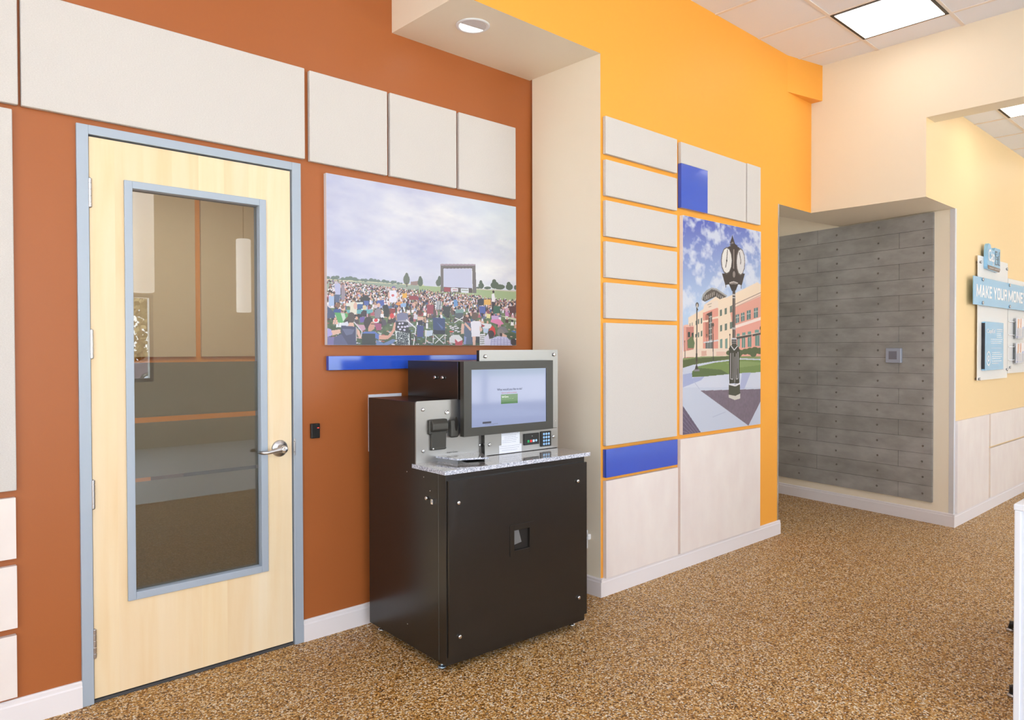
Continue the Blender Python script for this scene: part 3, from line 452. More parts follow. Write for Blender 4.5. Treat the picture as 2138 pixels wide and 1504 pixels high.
('p','938884',[(0.642,0.762),(0.64,0.754),(0.634,0.747),(0.625,0.745),(0.616,0.746),(0.609,0.752),(0.607,0.76),(0.609,0.768),(0.616,0.775),(0.625,0.777),(0.633,0.776),(0.64,0.77)]),
('p','8f8582',[(0.677,0.718),(0.669,0.713),(0.648,0.708),(0.619,0.705),(0.591,0.705),(0.57,0.708),(0.563,0.713),(0.57,0.719),(0.591,0.724),(0.619,0.726),(0.648,0.726),(0.669,0.723)]),
('p','3c3432',[(0.559,0.709),(0.68,0.714),(0.649,0.682),(0.594,0.68)]),
('l','c8c0be',1.5,[(0.565,0.716),(0.619,0.724),(0.678,0.719)]),
('p','453c3a',[(0.558,0.902),(0.597,0.911),(0.635,0.913),(0.68,0.904),(0.613,0.895)]),
('p','453c3a',[(0.569,0.909),(0.602,0.952),(0.637,0.913)]),
('p','8a807c',[(0.62,0.916),(0.617,0.914),(0.612,0.911),(0.604,0.91),(0.597,0.91),(0.591,0.912),(0.589,0.914),(0.591,0.917),(0.596,0.919),(0.604,0.92),(0.612,0.92),(0.617,0.919)]),
('l','453c3a',1.5,[(0.603,0.952),(0.603,0.94)]),
('l','453c3a',1.5,[(0.518,0.712),(0.518,0.691)]),
('l','453c3a',1.5,[(0.723,0.716),(0.723,0.693)]),
('p','444240',[(0.593,0.442),(0.66,0.443),(0.66,0.41),(0.597,0.41)]),
('l','cfcfd8',2,[(0.591,0.442),(0.662,0.442)]),
('l','8d8d90',1.5,[(0.593,0.43),(0.66,0.43)]),
('l','8d8d90',1.5,[(0.593,0.42),(0.66,0.42)]),
('p','3f4038',[(0.559,0.394),(0.586,0.41),(0.678,0.41),(0.702,0.39),(0.699,0.219),(0.565,0.222)]),
('l','d8d6dc',1.6,[(0.586,0.408),(0.629,0.386),(0.676,0.407)]),
('l','c6c4ca',1.2,[(0.583,0.372),(0.583,0.244)]),
('l','c6c4ca',1.2,[(0.613,0.372),(0.613,0.243)]),
('l','c6c4ca',1.2,[(0.583,0.244),(0.613,0.242)]),
('l','c6c4ca',1.2,[(0.68,0.378),(0.681,0.244)]),
('l','c6c4ca',1.2,[(0.658,0.37),(0.659,0.241)]),
('l','c6c4ca',1.2,[(0.659,0.241),(0.681,0.244)]),
('l','c6c4ca',1.2,[(0.637,0.354),(0.637,0.225)]),
('p','4b4e42',[(0.558,0.215),(0.706,0.217),(0.71,0.166),(0.646,0.158),(0.558,0.167)]),
('l','e8e6ee',2.2,[(0.56,0.219),(0.646,0.209),(0.706,0.219)]),
('p','d8d4cc',[(0.558,0.167),(0.646,0.158),(0.712,0.168),(0.71,0.143),(0.638,0.138),(0.558,0.153)])]
# ------------------------------------------------------------------ materials
def srgb(h):
    if isinstance(h, str): c = [int(h[i:i+2], 16) / 255 for i in (0, 2, 4)]
    else: c = [v / 255 for v in h]
    return [(v / 12.92 if v <= 0.04045 else ((v + 0.055) / 1.055) ** 2.4) for v in c]

def mat(name, col, rough=0.6, metal=0.0, spec=0.5, coat=0.0, alpha=1.0, emit=None, estr=0.0):
    m = bpy.data.materials.new(name); m.use_nodes = True
    b = m.node_tree.nodes['Principled BSDF']
    c = srgb(col)
    b.inputs['Base Color'].default_value = (*c, 1)
    b.inputs['Roughness'].default_value = rough; b.inputs['Metallic'].default_value = metal
    b.inputs['Specular IOR Level'].default_value = spec; b.inputs['Coat Weight'].default_value = coat
    b.inputs['Coat Roughness'].default_value = 0.08
    b.inputs['Alpha'].default_value = alpha
    if emit is not None:
        b.inputs['Emission Color'].default_value = (*srgb(emit), 1); b.inputs['Emission Strength'].default_value = estr
    return m

def N(m, t, **kw):
    n = m.node_tree.nodes.new(t)
    for k, v in kw.items():
        if k in n.inputs: n.inputs[k].default_value = v
        else: setattr(n, k, v)
    return n
def LK(m, a, b): m.node_tree.links.new(a, b)
def P(m): return m.node_tree.nodes['Principled BSDF']
def coords(m, scale=(1, 1, 1), kind='Object'):
    tc = N(m, 'ShaderNodeTexCoord'); mp = N(m, 'ShaderNodeMapping'); mp.inputs['Scale'].default_value = scale
    LK(m, tc.outputs[kind], mp.inputs['Vector']); return mp.outputs[0]
def bump(m, height, strength=0.2, dist=0.002):
    b = N(m, 'ShaderNodeBump'); b.inputs['Strength'].default_value = strength; b.inputs['Distance'].default_value = dist
    LK(m, height, b.inputs['Height']); LK(m, b.outputs[0], P(m).inputs['Normal']); return b
def ramp(m, fac, stops, interp='LINEAR'):
    r = N(m, 'ShaderNodeValToRGB'); r.color_ramp.interpolation = interp
    e = r.color_ramp.elements
    while len(e) < len(stops): e.new(0.5)
    for i, (p, c) in enumerate(stops): e[i].position = p; e[i].color = (*srgb(c), 1)
    LK(m, fac, r.inputs[0]); return r.outputs[0]

def paint(name, col, rough=0.55, spec=0.4):
    m = mat(name, col, rough, spec=spec)
    v = coords(m); n = N(m, 'ShaderNodeTexNoise', Scale=140.0, Detail=3.0); LK(m, v, n.inputs['Vector'])
    bump(m, n.outputs[0], 0.12, 0.001); return m

M = {}
M['rust'] = paint('rust_paint', 'a96030', 0.40, 0.45)
M['yellow'] = paint('yellow_paint', 'faae42', 0.5)
M['cream'] = paint('cream_paint', 'f7ecd8', 0.5)
M['warm_cream'] = paint('warm_cream_paint', 'f6d8a6', 0.5)
M['base'] = mat('baseboard_paint', 'ece7ea', 0.4)
M['dark'] = mat('black_gap', '1c1714', 0.8)
M['white'] = mat('white_plastic', 'eef0f4', 0.35)
M['frame_steel'] = mat('painted_frame_steel', 'abb8c8', 0.38, 0.15)
M['chrome'] = mat('chrome', 'd8dade', 0.12, 1.0)
M['satin'] = mat('satin_nickel', 'c4c4c8', 0.28, 1.0)
M['black'] = mat('black_plastic', '1f1e1f', 0.3)
M['blue'] = mat('gloss_blue_laminate', '3158cc', 0.12, spec=0.6, coat=0.4)
M['troffer'] = mat('light_diffuser', 'ffffff', 0.5, emit='fff8f0', estr=5.2)
M['lamp'] = mat('downlight_lamp', 'ffffff', 0.5, emit='fff6ea', estr=14.0)
M['led_red'] = mat('red_led', 'd03030', 0.4, emit='ff5040', estr=1.5)
M['bolt'] = mat('grey_bolt', '8b8782', 0.35, 0.9)
M['white_edge'] = mat('board_edge', 'e9e7ec', 0.5)
M['orange_edge'] = mat('light_switch_plate', 'e8e4de', 0.5)

def m_fabric():
    m = mat('woven_fabric', 'ded8d5', 0.95, spec=0.1)
    v = coords(m, (1, 1, 3.2)); n = N(m, 'ShaderNodeTexNoise', Scale=150.0, Detail=4.0, Roughness=0.7); LK(m, v, n.inputs['Vector'])
    c = ramp(m, n.outputs[0], [(0.3, 'd0cbc8'), (0.7, 'e1ddda')]); LK(m, c, P(m).inputs['Base Color'])
    bump(m, n.outputs[0], 0.55, 0.0035); return m
M['fabric'] = m_fabric()

def m_palewood():
    m = mat('pale_laminate', 'e6d8cc', 0.45, spec=0.35)
    v = coords(m, (1, 14, 0.5)); n = N(m, 'ShaderNodeTexNoise', Scale=7.0, Detail=3.0); LK(m, v, n.inputs['Vector'])
    LK(m, ramp(m, n.outputs[0], [(0.3, 'e9dedb'), (0.7, 'efe7e3')]), P(m).inputs['Base Color']); return m
M['palewood'] = m_palewood()

def m_maple():
    m = mat('maple_veneer', 'f2dcb2', 0.38, spec=0.4)
    tc = N(m, 'ShaderNodeTexCoord'); sx = N(m, 'ShaderNodeSeparateXYZ'); LK(m, tc.outputs['Object'], sx.inputs[0])
    div = N(m, 'ShaderNodeMath', operation='DIVIDE'); LK(m, sx.outputs[0], div.inputs[0]); div.inputs[1].default_value = 0.118
    fl = N(m, 'ShaderNodeMath', operation='FLOOR'); LK(m, div.outputs[0], fl.inputs[0])
    wn_ = N(m, 'ShaderNodeTexWhiteNoise', noise_dimensions='1D'); LK(m, fl.outputs[0], wn_.inputs['W'])
    mp = N(m, 'ShaderNodeMapping'); mp.inputs['Scale'].default_value = (7, 7, 0.55); LK(m, tc.outputs['Object'], mp.inputs[0])
    LK(m, wn_.outputs['Color'], mp.inputs['Location'])
    n = N(m, 'ShaderNodeTexNoise', Scale=2.2, Detail=5.0, Distortion=0.4); LK(m, mp.outputs[0], n.inputs['Vector'])
    a = ramp(m, n.outputs[0], [(0.25, 'eed6ae'), (0.5, 'f3e1c2'), (0.75, 'f6e8d0')])
    b = ramp(m, wn_.outputs['Value'], [(0.0, 'ecd2a8'), (0.5, 'fbeccd'), (1.0, 'fff8ec')])
    mx = N(m, 'ShaderNodeMix', data_type='RGBA', blend_type='MULTIPLY'); mx.inputs['Factor'].default_value = 0.35
    LK(m, a, mx.inputs[6]); LK(m, b, mx.inputs[7]); LK(m, mx.outputs[2], P(m).inputs['Base Color']); return m
M['maple'] = m_maple()

def m_floor():
    m = mat('pebble_floor', 'a3784c', 0.55, spec=0.4)
    v = coords(m)
    nz = N(m, 'ShaderNodeTexNoise', Scale=110.0, Detail=2.0); LK(m, v, nz.inputs['Vector'])
    ad = N(m, 'ShaderNodeVectorMath', operation='MULTIPLY_ADD'); LK(m, nz.outputs['Color'], ad.inputs[0]); ad.inputs[1].default_value = (0.010, 0.010, 0.010); LK(m, v, ad.inputs[2])
    vo = N(m, 'ShaderNodeTexVoronoi', Scale=155.0); vo.inputs['Randomness'].default_value = 1.0; LK(m, ad.outputs[0], vo.inputs['Vector'])
    sp = N(m, 'ShaderNodeSeparateColor'); LK(m, vo.outputs['Color'], sp.inputs[0])
    c = ramp(m, sp.outputs[0], [(0.0, '3c2208'), (0.13, '865618'), (0.33, 'bb8234'), (0.55, 'd9a456'), (0.74, 'ebc384'), (0.88, 'fbe6c4'), (1.0, 'fffaf2')])
    dk = ramp(m, vo.outputs['Distance'], [(0.0, 'ffffff'), (0.45, 'f0f0f0'), (0.85, '7a7068')])
    vo.distance = 'EUCLIDEAN'
    mx = N(m, 'ShaderNodeMix', data_type='RGBA', blend_type='MULTIPLY'); mx.inputs['Factor'].default_value = 0.75
    LK(m, c, mx.inputs[6]); LK(m, dk, mx.inputs[7]); LK(m, mx.outputs[2], P(m).inputs['Base Color'])
    inv = N(m, 'ShaderNodeMath', operation='SUBTRACT'); inv.inputs[0].default_value = 1.0; LK(m, vo.outputs['Distance'], inv.inputs[1])
    bump(m, inv.outputs[0], 0.6, 0.0035); return m
M['floor'] = m_floor()

def m_tile():
    m = mat('ceiling_tile', 'f0f2fa', 0.85, spec=0.2)
    v = coords(m); n = N(m, 'ShaderNodeTexNoise', Scale=90.0, Detail=3.0); LK(m, v, n.inputs['Vector'])
    bump(m, n.outputs[0], 0.15, 0.001); return m
M['tile'] = m_tile()

def m_concrete():
    m = mat('concrete_plank', '84807a', 0.55, spec=0.35)
    tc = N(m, 'ShaderNodeTexCoord')
    mp = N(m, 'ShaderNodeMapping'); mp.inputs['Scale'].default_value = (1, 1, 2.2); LK(m, tc.outputs['Object'], mp.inputs[0])
    n = N(m, 'ShaderNodeTexNoise', Scale=3.2, Detail=6.0, Roughness=0.6); LK(m, mp.outputs[0], n.inputs['Vector'])
    sx = N(m, 'ShaderNodeSeparateXYZ'); LK(m, tc.outputs['Object'], sx.inputs[0])
    dv = N(m, 'ShaderNodeMath', operation='DIVIDE'); LK(m, sx.outputs[2], dv.inputs[0]); dv.inputs[1].default_value = 0.12288 * S
    fl = N(m, 'ShaderNodeMath', operation='FLOOR'); LK(m, dv.outputs[0], fl.inputs[0])
    wn_ = N(m, 'ShaderNodeTexWhiteNoise', noise_dimensions='1D'); LK(m, fl.outputs[0], wn_.inputs['W'])
    a = ramp(m, n.outputs[0], [(0.28, '8d8b88'), (0.5, '9f9d9a'), (0.72, 'b0aeac')])
    b = ramp(m, wn_.outputs['Value'], [(0.0, 'ebeae8'), (1.0, 'ffffff')])
    mx = N(m, 'ShaderNodeMix', data_type='RGBA', blend_type='MULTIPLY'); mx.inputs['Factor'].default_value = 0.6
    LK(m, a, mx.inputs[6]); LK(m, b, mx.inputs[7]); LK(m, mx.outputs[2], P(m).inputs['Base Color'])
    bump(m, n.outputs[0], 0.15, 0.002); return m
M['concrete'] = m_concrete()

def m_powder():
    m = mat('black_powder_coat', '25211e', 0.25, spec=0.5)
    v = coords(m); n = N(m, 'ShaderNodeTexNoise', Scale=900.0, Detail=1.0); LK(m, v, n.inputs['Vector'])
    bump(m, n.outputs[0], 0.06, 0.0005); return m
M['powder'] = m_powder()
M['bezel'] = mat('grey_black_bezel', '3c3b37', 0.38, spec=0.5)

def m_steel():
    m = mat('brushed_steel', '9d9b99', 0.36, 0.85)
    v = coords(m, (220, 220, 2)); n = N(m, 'ShaderNodeTexNoise', Scale=2.0, Detail=2.0); LK(m, v, n.inputs['Vector'])
    bump(m, n.outputs[0], 0.05, 0.0004); return m
M['steel'] = m_steel()

def m_granite():
    m = mat('polished_granite', 'b9b5b4', 0.04, spec=0.9, coat=0.6)
    v = coords(m); a = N(m, 'ShaderNodeTexVoronoi', Scale=260.0); LK(m, v, a.inputs['Vector'])
    sp = N(m, 'ShaderNodeSeparateColor'); LK(m, a.outputs['Color'], sp.inputs[0])
    LK(m, ramp(m, sp.outputs[0], [(0.0, '5c5c62'), (0.25, '7f7a78'), (0.55, '98918d'), (0.88, 'b6b2b2'), (1.0, 'd8d8de')]), P(m).inputs['Base Color']); return m
M['granite'] = m_granite()
def m_granite_edge():
    m = mat('rough_granite_edge', 'dcdfe8', 0.5, spec=0.5)
    v = coords(m); a = N(m, 'ShaderNodeTexVoronoi', Scale=240.0); LK(m, v, a.inputs['Vector'])
    sp = N(m, 'ShaderNodeSeparateColor'); LK(m, a.outputs['Color'], sp.inputs[0])
    LK(m, ramp(m, sp.outputs[0], [(0.0, '747a90'), (0.35, 'b4bacc'), (0.7, 'd4d8e6'), (1.0, 'f2f4ff')]), P(m).inputs['Base Color'])
    bump(m, sp.outputs[1], 0.6, 0.002); return m
M['granite_edge'] = m_granite_edge()

def m_glass(name='clear_glass', tint='e8ece8', ior_w=0.06, tmix=None):
    m = bpy.data.materials.new(name); m.use_nodes = True; nt = m.node_tree
    for n in list(nt.nodes):
        if n.type != 'OUTPUT_MATERIAL': nt.nodes.remove(n)
    out = nt.nodes['Material Output']
    tr = N(m, 'ShaderNodeBsdfTransparent'); tr.inputs[0].default_value = (*srgb(tint), 1)
    gl = N(m, 'ShaderNodeBsdfGlossy'); gl.inputs['Roughness'].default_value = 0.01
    fr = N(m, 'ShaderNodeFresnel'); fr.inputs['IOR'].default_value = 1.5
    ad = N(m, 'ShaderNodeMath', operation='ADD'); LK(m, fr.outputs[0], ad.inputs[0]); ad.inputs[1].default_value = ior_w; ad.use_clamp = True
    mx = N(m, 'ShaderNodeMixShader'); LK(m, ad.outputs[0], mx.inputs[0]); LK(m, tr.outputs[0], mx.inputs[1]); LK(m, gl.outputs[0], mx.inputs[2])
    LK(m, mx.outputs[0], out.inputs['Surface']); return m
M['glass'] = m_glass()
def m_film():
    m = bpy.data.materials.new('frosted_film'); m.use_nodes = True; nt = m.node_tree
    for n in list(nt.nodes):
        if n.type != 'OUTPUT_MATERIAL': nt.nodes.remove(n)
    out = nt.nodes['Material Output']
    tl = N(m, 'ShaderNodeBsdfTranslucent'); tl.inputs[0].default_value = (*srgb('d0c2ac'), 1)
    df = N(m, 'ShaderNodeBsdfDiffuse'); df.inputs[0].default_value = (*srgb('80766a'), 1)
    tr = N(m, 'ShaderNodeBsdfTransparent'); tr.inputs[0].default_value = (0.5, 0.46, 0.4, 1)
    m1 = N(m, 'ShaderNodeMixShader'); m1.inputs[0].default_value = 0.55; LK(m, tl.outputs[0], m1.inputs[1]); LK(m, df.outputs[0], m1.inputs[2])
    m2 = N(m, 'ShaderNodeMixShader'); m2.inputs[0].default_value = 0.12; LK(m, m1.outputs[0], m2.inputs[1]); LK(m, tr.outputs[0], m2.inputs[2])
    LK(m, m2.outputs[0], out.inputs['Surface']); return m
M['film'] = m_film()
def m_acrylic():
    m = bpy.data.materials.new('frosted_acrylic'); m.use_nodes = True; nt = m.node_tree
    pb = P(m); pb.inputs['Base Color'].default_value = (*srgb('ffffff'), 1); pb.inputs['Roughness'].default_value = 0.3; pb.inputs['Alpha'].default_value = 0.8; pb.inputs['Transmission Weight'].default_value = 0.0
    return m
M['acrylic'] = m_acrylic()
M['lt_blue'] = mat('light_blue_print', '93c6ea', 0.2, spec=0.5)
M['sign_white'] = mat('white_lettering', 'f4f6fa', 0.4)
M['sign_grey'] = mat('brown_grey_strip', '7d6f66', 0.4)
M['outline'] = mat('slate_outline', '4e6272', 0.4)
M['text_dark'] = mat('dark_print', '2c2c34', 0.6)
M['paper'] = mat('white_paper', 'eef1fb', 0.7)
M['screen_glow'] = mat('lit_screen_picture', '1a1c22', 0.08, spec=0.5)

# ------------------------------------------------------------------ mesh building
ABS = {}          # absolute origin (wall units) of every object built
class MB:
    def __init__(s): s.v = []; s.f = []; s.mi = []; s.sm = []
    def add(s, verts, faces, mi=0, smooth=False):
        o = len(s.v); s.v += [tuple(map(float, p)) for p in verts]
        for k, f in enumerate(faces):
            s.f.append([o + i for i in f]); s.mi.append(mi[k] if isinstance(mi, (list, tuple)) else mi); s.sm.append(smooth)
        return s
    def box(s, x0, x1, y0, y1, z0, z1, mi=0):
        # face order: bottom, top, -y, +y, -x, +x
        v = [(x0, y0, z0), (x1, y0, z0), (x1, y1, z0), (x0, y1, z0), (x0, y0, z1), (x1, y0, z1), (x1, y1, z1), (x0, y1, z1)]
        return s.add(v, [(0, 3, 2, 1), (4, 5, 6, 7), (0, 1, 5, 4), (2, 3, 7, 6), (3, 0, 4, 7), (1, 2, 6, 5)], mi)
    def prism(s, poly, z0, z1, mi=0, cap=0, capb=None):
        n = len(poly); v = [(x, y, z0) for x, y in poly] + [(x, y, z1) for x, y in poly]
        fs = [tuple(range(n - 1, -1, -1)), tuple(range(n, 2 * n))] + [(i, (i + 1) % n, n + (i + 1) % n, n + i) for i in range(n)]
        m = [cap if capb is None else capb, cap] + (list(mi) if isinstance(mi, (list, tuple)) else [mi] * n)
        return s.add(v, fs, m)
    def extr(s, prof, a0, a1, axis='x', mi=0, smooth=False):
        # profile of (p, q); axis x -> (a, p, q); axis y -> (p, a, q)
        n = len(prof); g = (lambda a, p, q: (a, p, q)) if axis == 'x' else (lambda a, p, q: (p, a, q))
        v = [g(a0, p, q) for p, q in prof] + [g(a1, p, q) for p, q in prof]
        return s.add(v, [tuple(range(n - 1, -1, -1)), tuple(range(n, 2 * n))] + [(i, (i + 1) % n, n + (i + 1) % n, n + i) for i in range(n)], mi, smooth)
    def lathe(s, c, axis, prof, n=24, mi=0, smooth=True, cap=True):
        # prof: (radius, distance along axis)
        ax = Vector(axis).normalized(); t = Vector((0, 0, 1)) if abs(ax.z) < 0.9 else Vector((1, 0, 0))
        e1 = ax.cross(t).normalized(); e2 = ax.cross(e1); c = Vector(c); v = []; fs = []
        for r, h in prof:
            for k in range(n):
                a = 2 * PI * k / n; v.append(c + ax * h + e1 * (r * math.cos(a)) + e2 * (r * math.sin(a)))
        for j in range(len(prof) - 1):
            for k in range(n): fs.append((j * n + k, j * n + (k + 1) % n, (j + 1) * n + (k + 1) % n, (j + 1) * n + k))
        if cap: fs.append(tuple(range(n - 1, -1, -1))); fs.append(tuple((len(prof) - 1) * n + k for k in range(n)))
        return s.add(v, fs, mi, smooth)
    def tube(s, pts, rads, n=12, mi=0):
        pts = [Vector(p) for p in pts]; v = []; fs = []
        if not isinstance(rads, (list, tuple)): rads = [rads] * len(pts)
        up = None
        for i, p in enumerate(pts):
            d = (pts[min(i + 1, len(pts) - 1)] - pts[max(i - 1, 0)]).normalized()
            if up is None: up = Vector((0, 0, 1)) if abs(d.z) < 0.9 else Vector((1, 0, 0))
            e1 = d.cross(up).normalized(); e2 = e1.cross(d); up = e2
            r = rads[i]; ry = r if not isinstance(r, tuple) else r[1]; rx = r if not isinstance(r, tuple) else r[0]
            for k in range(n):
                a = 2 * PI * k / n; v.append(p + e1 * (rx * math.cos(a)) + e2 * (ry * math.sin(a)))
        for j in range(len(pts) - 1):
            for k in range(n): fs.append((j * n + k, j * n + (k + 1) % n, (j + 1) * n + (k + 1) % n, (j + 1) * n + k))
        fs.append(tuple(range(n - 1, -1, -1))); fs.append(tuple((len(pts) - 1) * n + k for k in range(n)))
        return s.add(v, fs, mi, True)

def link(o, parent, origin):
    base = ABS[parent.name] if parent else Vector((0, 0, 0))
    if parent: o.parent = parent
    o.location = (origin - base) * S
    ABS[o.name] = origin
def build(name, mb, mats, parent=None, bevel=0.0, seg=2, origin=None):
    if not isinstance(mats, (list, tuple)): mats = [mats]
    vs = np.array(mb.v)
    if origin is None:
        lo, hi = vs.min(0), vs.max(0); origin = Vector(((lo[0] + hi[0]) / 2, (lo[1] + hi[1]) / 2, lo[2]))
    me = bpy.data.meshes.new(name)
    me.from_pydata([((p[0] - origin.x) * S, (p[1] - origin.y) * S, (p[2] - origin.z) * S) for p in mb.v], [], mb.f)
    for m in mats: me.materials.append(M[m] if isinstance(m, str) else m)
    me.polygons.foreach_set('material_index', mb.mi); me.polygons.foreach_set('use_smooth', mb.sm)
    bm = bmesh.new(); bm.from_mesh(me); bmesh.ops.recalc_face_normals(bm, faces=bm.faces); bm.to_mesh(me); bm.free(); me.update()
    o = bpy.data.objects.new(name, me); COL.objects.link(o); link(o, parent, origin)
    if bevel:
        b = o.modifiers.new('edges', 'BEVEL'); b.width = bevel * S; b.segments = seg; b.limit_method = 'ANGLE'; b.angle_limit = 0.7
    return o
def empty(name, loc, label, cat, rz=0.0, group=None):
    o = bpy.data.objects.new(name, None); COL.objects.link(o); o.location = Vector(loc) * S; o.rotation_euler = (0, 0, rz)
    ABS[o.name] = Vector(loc) if rz == 0 else Vector((0, 0, 0))
    return tag(o, label, cat, group)
def tag(o, label, cat, group=None):
    o['label'] = label; o['category'] = cat
    if group: o['group'] = group
    return o
def struct(o): o['kind'] = 'structure'; return o
def dup(o, delta, parent=None):
    c = o.copy(); COL.objects.link(c); c.parent = parent if parent else o.parent; c.location = o.location + Vector(delta) * S
    ABS[c.name] = ABS[o.name] + Vector(delta)
    for ch in [x for x in bpy.data.objects if x.parent == o]:
        d = ch.copy(); COL.objects.link(d); d.parent = c; ABS[d.name] = ABS[ch.name] + Vector(delta)
    return c

def text(name, body, x, z, y, height, m, parent, squeeze=1.0, bold=0.0, plane='y', align='LEFT', depth=0.001, fat=0.0, width=None):
    cu = bpy.data.curves.new(name, 'FONT'); cu.body = body; cu.size = 1.0; cu.align_x = 'LEFT'; cu.extrude = 0.0; cu.offset = bold; cu.resolution_u = 3
    to = bpy.data.objects.new('tmp', cu); COL.objects.link(to)
    dg = bpy.context.evaluated_depsgraph_get(); me0 = to.evaluated_get(dg).to_mesh()
    vs = np.array([v.co[:] for v in me0.vertices]); fs = [list(p.vertices) for p in me0.polygons]
    to.evaluated_get(dg).to_mesh_clear(); bpy.data.objects.remove(to)
    k = height / 0.72; vx = vs[:, 0] * k * squeeze; vz = vs[:, 1] * k
    if width: vx = (vx - vx.min()) * width / (vx.max() - vx.min())
    if align == 'CENTER': vx = vx - (vx.min() + vx.max()) / 2
    mb = MB()
    for i_, dx in enumerate((0, -fat, fat, -fat / 2, fat / 2) if fat else (0,)):
        mb.add([(x + a + dx, y - depth - i_ * 0.0001, z + b) for a, b in zip(vx, vz)], fs)
    return build(name, mb, m, parent)

# a bold condensed capital alphabet drawn as strokes, each stroke a slanted bar inside the unit cell
TB = 0.27
def bar(x0, x1, z0, z1): return [(x0, z0), (x1, z0), (x1, z1), (x0, z1)]
def slant(a, z0, b, z1, t=TB): return [(a, z0), (a + t, z0), (b + t, z1), (b, z1)]
GLYPH = {
    'M': (1.35, [bar(0, TB, 0, 1), bar(1.35 - TB, 1.35, 0, 1), slant(.54, .12, .0, 1, TB * 1.05), slant(.54, .12, 1.35 - TB * 1.05, 1, TB * 1.05)]),
    'A': (1.0, [slant(0, 0, .36, 1), slant(1 - TB, 0, .37, 1), bar(.25, .75, .2, .38)]),
    'K': (1.0, [bar(0, TB, 0, 1), slant(.70, 0, .27, .56, TB * 1.15), slant(.22, .42, .68, 1, TB * 1.1)]),
    'E': (.78, [bar(0, TB, 0, 1), bar(0, .78, 0, .18), bar(0, .78, .82, 1), bar(0, .70, .42, .59)]),
    'Y': (1.0, [bar(.5 - TB / 2, .5 + TB / 2, 0, .5), slant(.5 - TB / 2, .4, 0, 1), slant(.5 - TB / 2, .4, 1 - TB, 1)]),
    'O': (.95, [bar(0, TB, .12, .88), bar(.95 - TB, .95, .12, .88), [(.0, .13), (.14, 0), (.81, 0), (.95, .13), (.95 - TB, .19), (TB, .19)], [(.0, .87), (TB, .81), (.95 - TB, .81), (.95, .87), (.81, 1), (.14, 1)]]),
    'U': (.95, [bar(0, TB, .12, 1), bar(.95 - TB, .95, .12, 1), [(.0, .13), (.14, 0), (.81, 0), (.95, .13), (.95 - TB, .19), (TB, .19)]]),
    'R': (.95, [bar(0, TB, 0, 1), bar(0, .80, .82, 1), bar(0, .78, .40, .57), [(.92 - TB, .5), (.80, .40), (.93, .53), (.93, .88), (.80, 1), (.92 - TB, .84)], slant(.68, 0, .45, .45)]),
    'N': (1.0, [bar(0, TB, 0, 1), bar(1 - TB, 1, 0, 1), slant(1 - TB * 1.05, 0, 0, 1, TB * 1.05)]),
}
def block_word(word, x0, x1, z0, h, y, m, parent):
    tot = sum(GLYPH[c][0] for c in word) + .13 * (len(word) - 1); k = (x1 - x0) / tot; x = x0; mb = MB()
    for c in word:
        wd, strokes = GLYPH[c]
        for i, s_ in enumerate(strokes): mb.add([(x + p * k, y - .0001 * i, z0 + q * h) for p, q in s_], [tuple(range(len(s_)))])
        x += (wd + .13) * k
    return build('lettering', mb, m, parent)

# ------------------------------------------------------------------ painted prints (pictures hung on the walls)
class Canvas:
    def __init__(s, W, H, col): s.W, s.H = W, H; s.a = np.ones((H, W, 3)) * np.array(srgb(col)); s.yy, s.xx = np.mgrid[0:H, 0:W]; s.xx = (s.xx + .5) / W; s.yy = (s.yy + .5) / H
    def mask(s, pts):
        p = np.array(pts); x0, y0 = p.min(0); x1, y1 = p.max(0)
        i0, i1 = max(0, int(x0 * s.W) - 1), min(s.W, int(x1 * s.W) + 2); j0, j1 = max(0, int(y0 * s.H) - 1), min(s.H, int(y1 * s.H) + 2)
        if i1 <= i0 or j1 <= j0: return None
        X, Y = s.xx[j0:j1, i0:i1], s.yy[j0:j1, i0:i1]; ins = np.zeros(X.shape, bool)
        for k in range(len(p)):
            (ax, ay), (bx, by) = p[k], p[k - 1]
            if ay == by: continue
            ins ^= ((ay > Y) != (by > Y)) & (X < (bx - ax) * (Y - ay) / (by - ay) + ax)
        return (slice(j0, j1), slice(i0, i1)), ins
    def poly(s, col, pts):
        r = s.mask(pts)
        if r: sub = s.a[r[0]]; sub[r[1]] = srgb(col)
    def line(s, col, w, pts):
        asp = s.H / s.W; hw = w / 800
        for a, b in zip(pts[:-1], pts[1:]):
            dx, dy = b[0] - a[0], (b[1] - a[1]) * asp; L = math.hypot(dx, dy) or 1e-6; nx, ny = -dy / L * hw, dx / L * hw / asp
            s.poly(col, [(a[0] + nx, a[1] + ny), (b[0] + nx, b[1] + ny), (b[0] - nx, b[1] - ny), (a[0] - nx, a[1] - ny)])
    def ell(s, col, cx, cy, rx, ry): s.poly(col, [(cx + rx * math.cos(t * PI / 5), cy + ry * math.sin(t * PI / 5)) for t in range(10)])
def vnoise(W, H, sx, sy, seed, octaves=4):
    r = np.random.RandomState(seed); out = np.zeros((H, W)); amp = 1; tot = 0
    for o in range(octaves):
        gx, gy = int(sx * 2 ** o) + 2, int(sy * 2 ** o) + 2; g = r.rand(gy + 1, gx + 1)
        X = np.linspace(0, gx - 1.001, W); Y = np.linspace(0, gy - 1.001, H); xi = X.astype(int); yi = Y.astype(int); fx = X - xi; fy = (Y - yi)[:, None]
        fx = fx * fx * (3 - 2 * fx); fy = fy * fy * (3 - 2 * fy)
        a = g[yi][:, xi] * (1 - fx) + g[yi][:, xi + 1] * fx; b = g[yi + 1][:, xi] * (1 - fx) + g[yi + 1][:, xi + 1] * fx
        out += amp * (a * (1 - fy) + b * fy); tot += amp; amp *= 0.55
    return out / tot
def mixc(c, a, b, t): 
    A, B = np.array(srgb(a)), np.array(srgb(b)); return A * (1 - t[..., None]) + B * t[..., None]
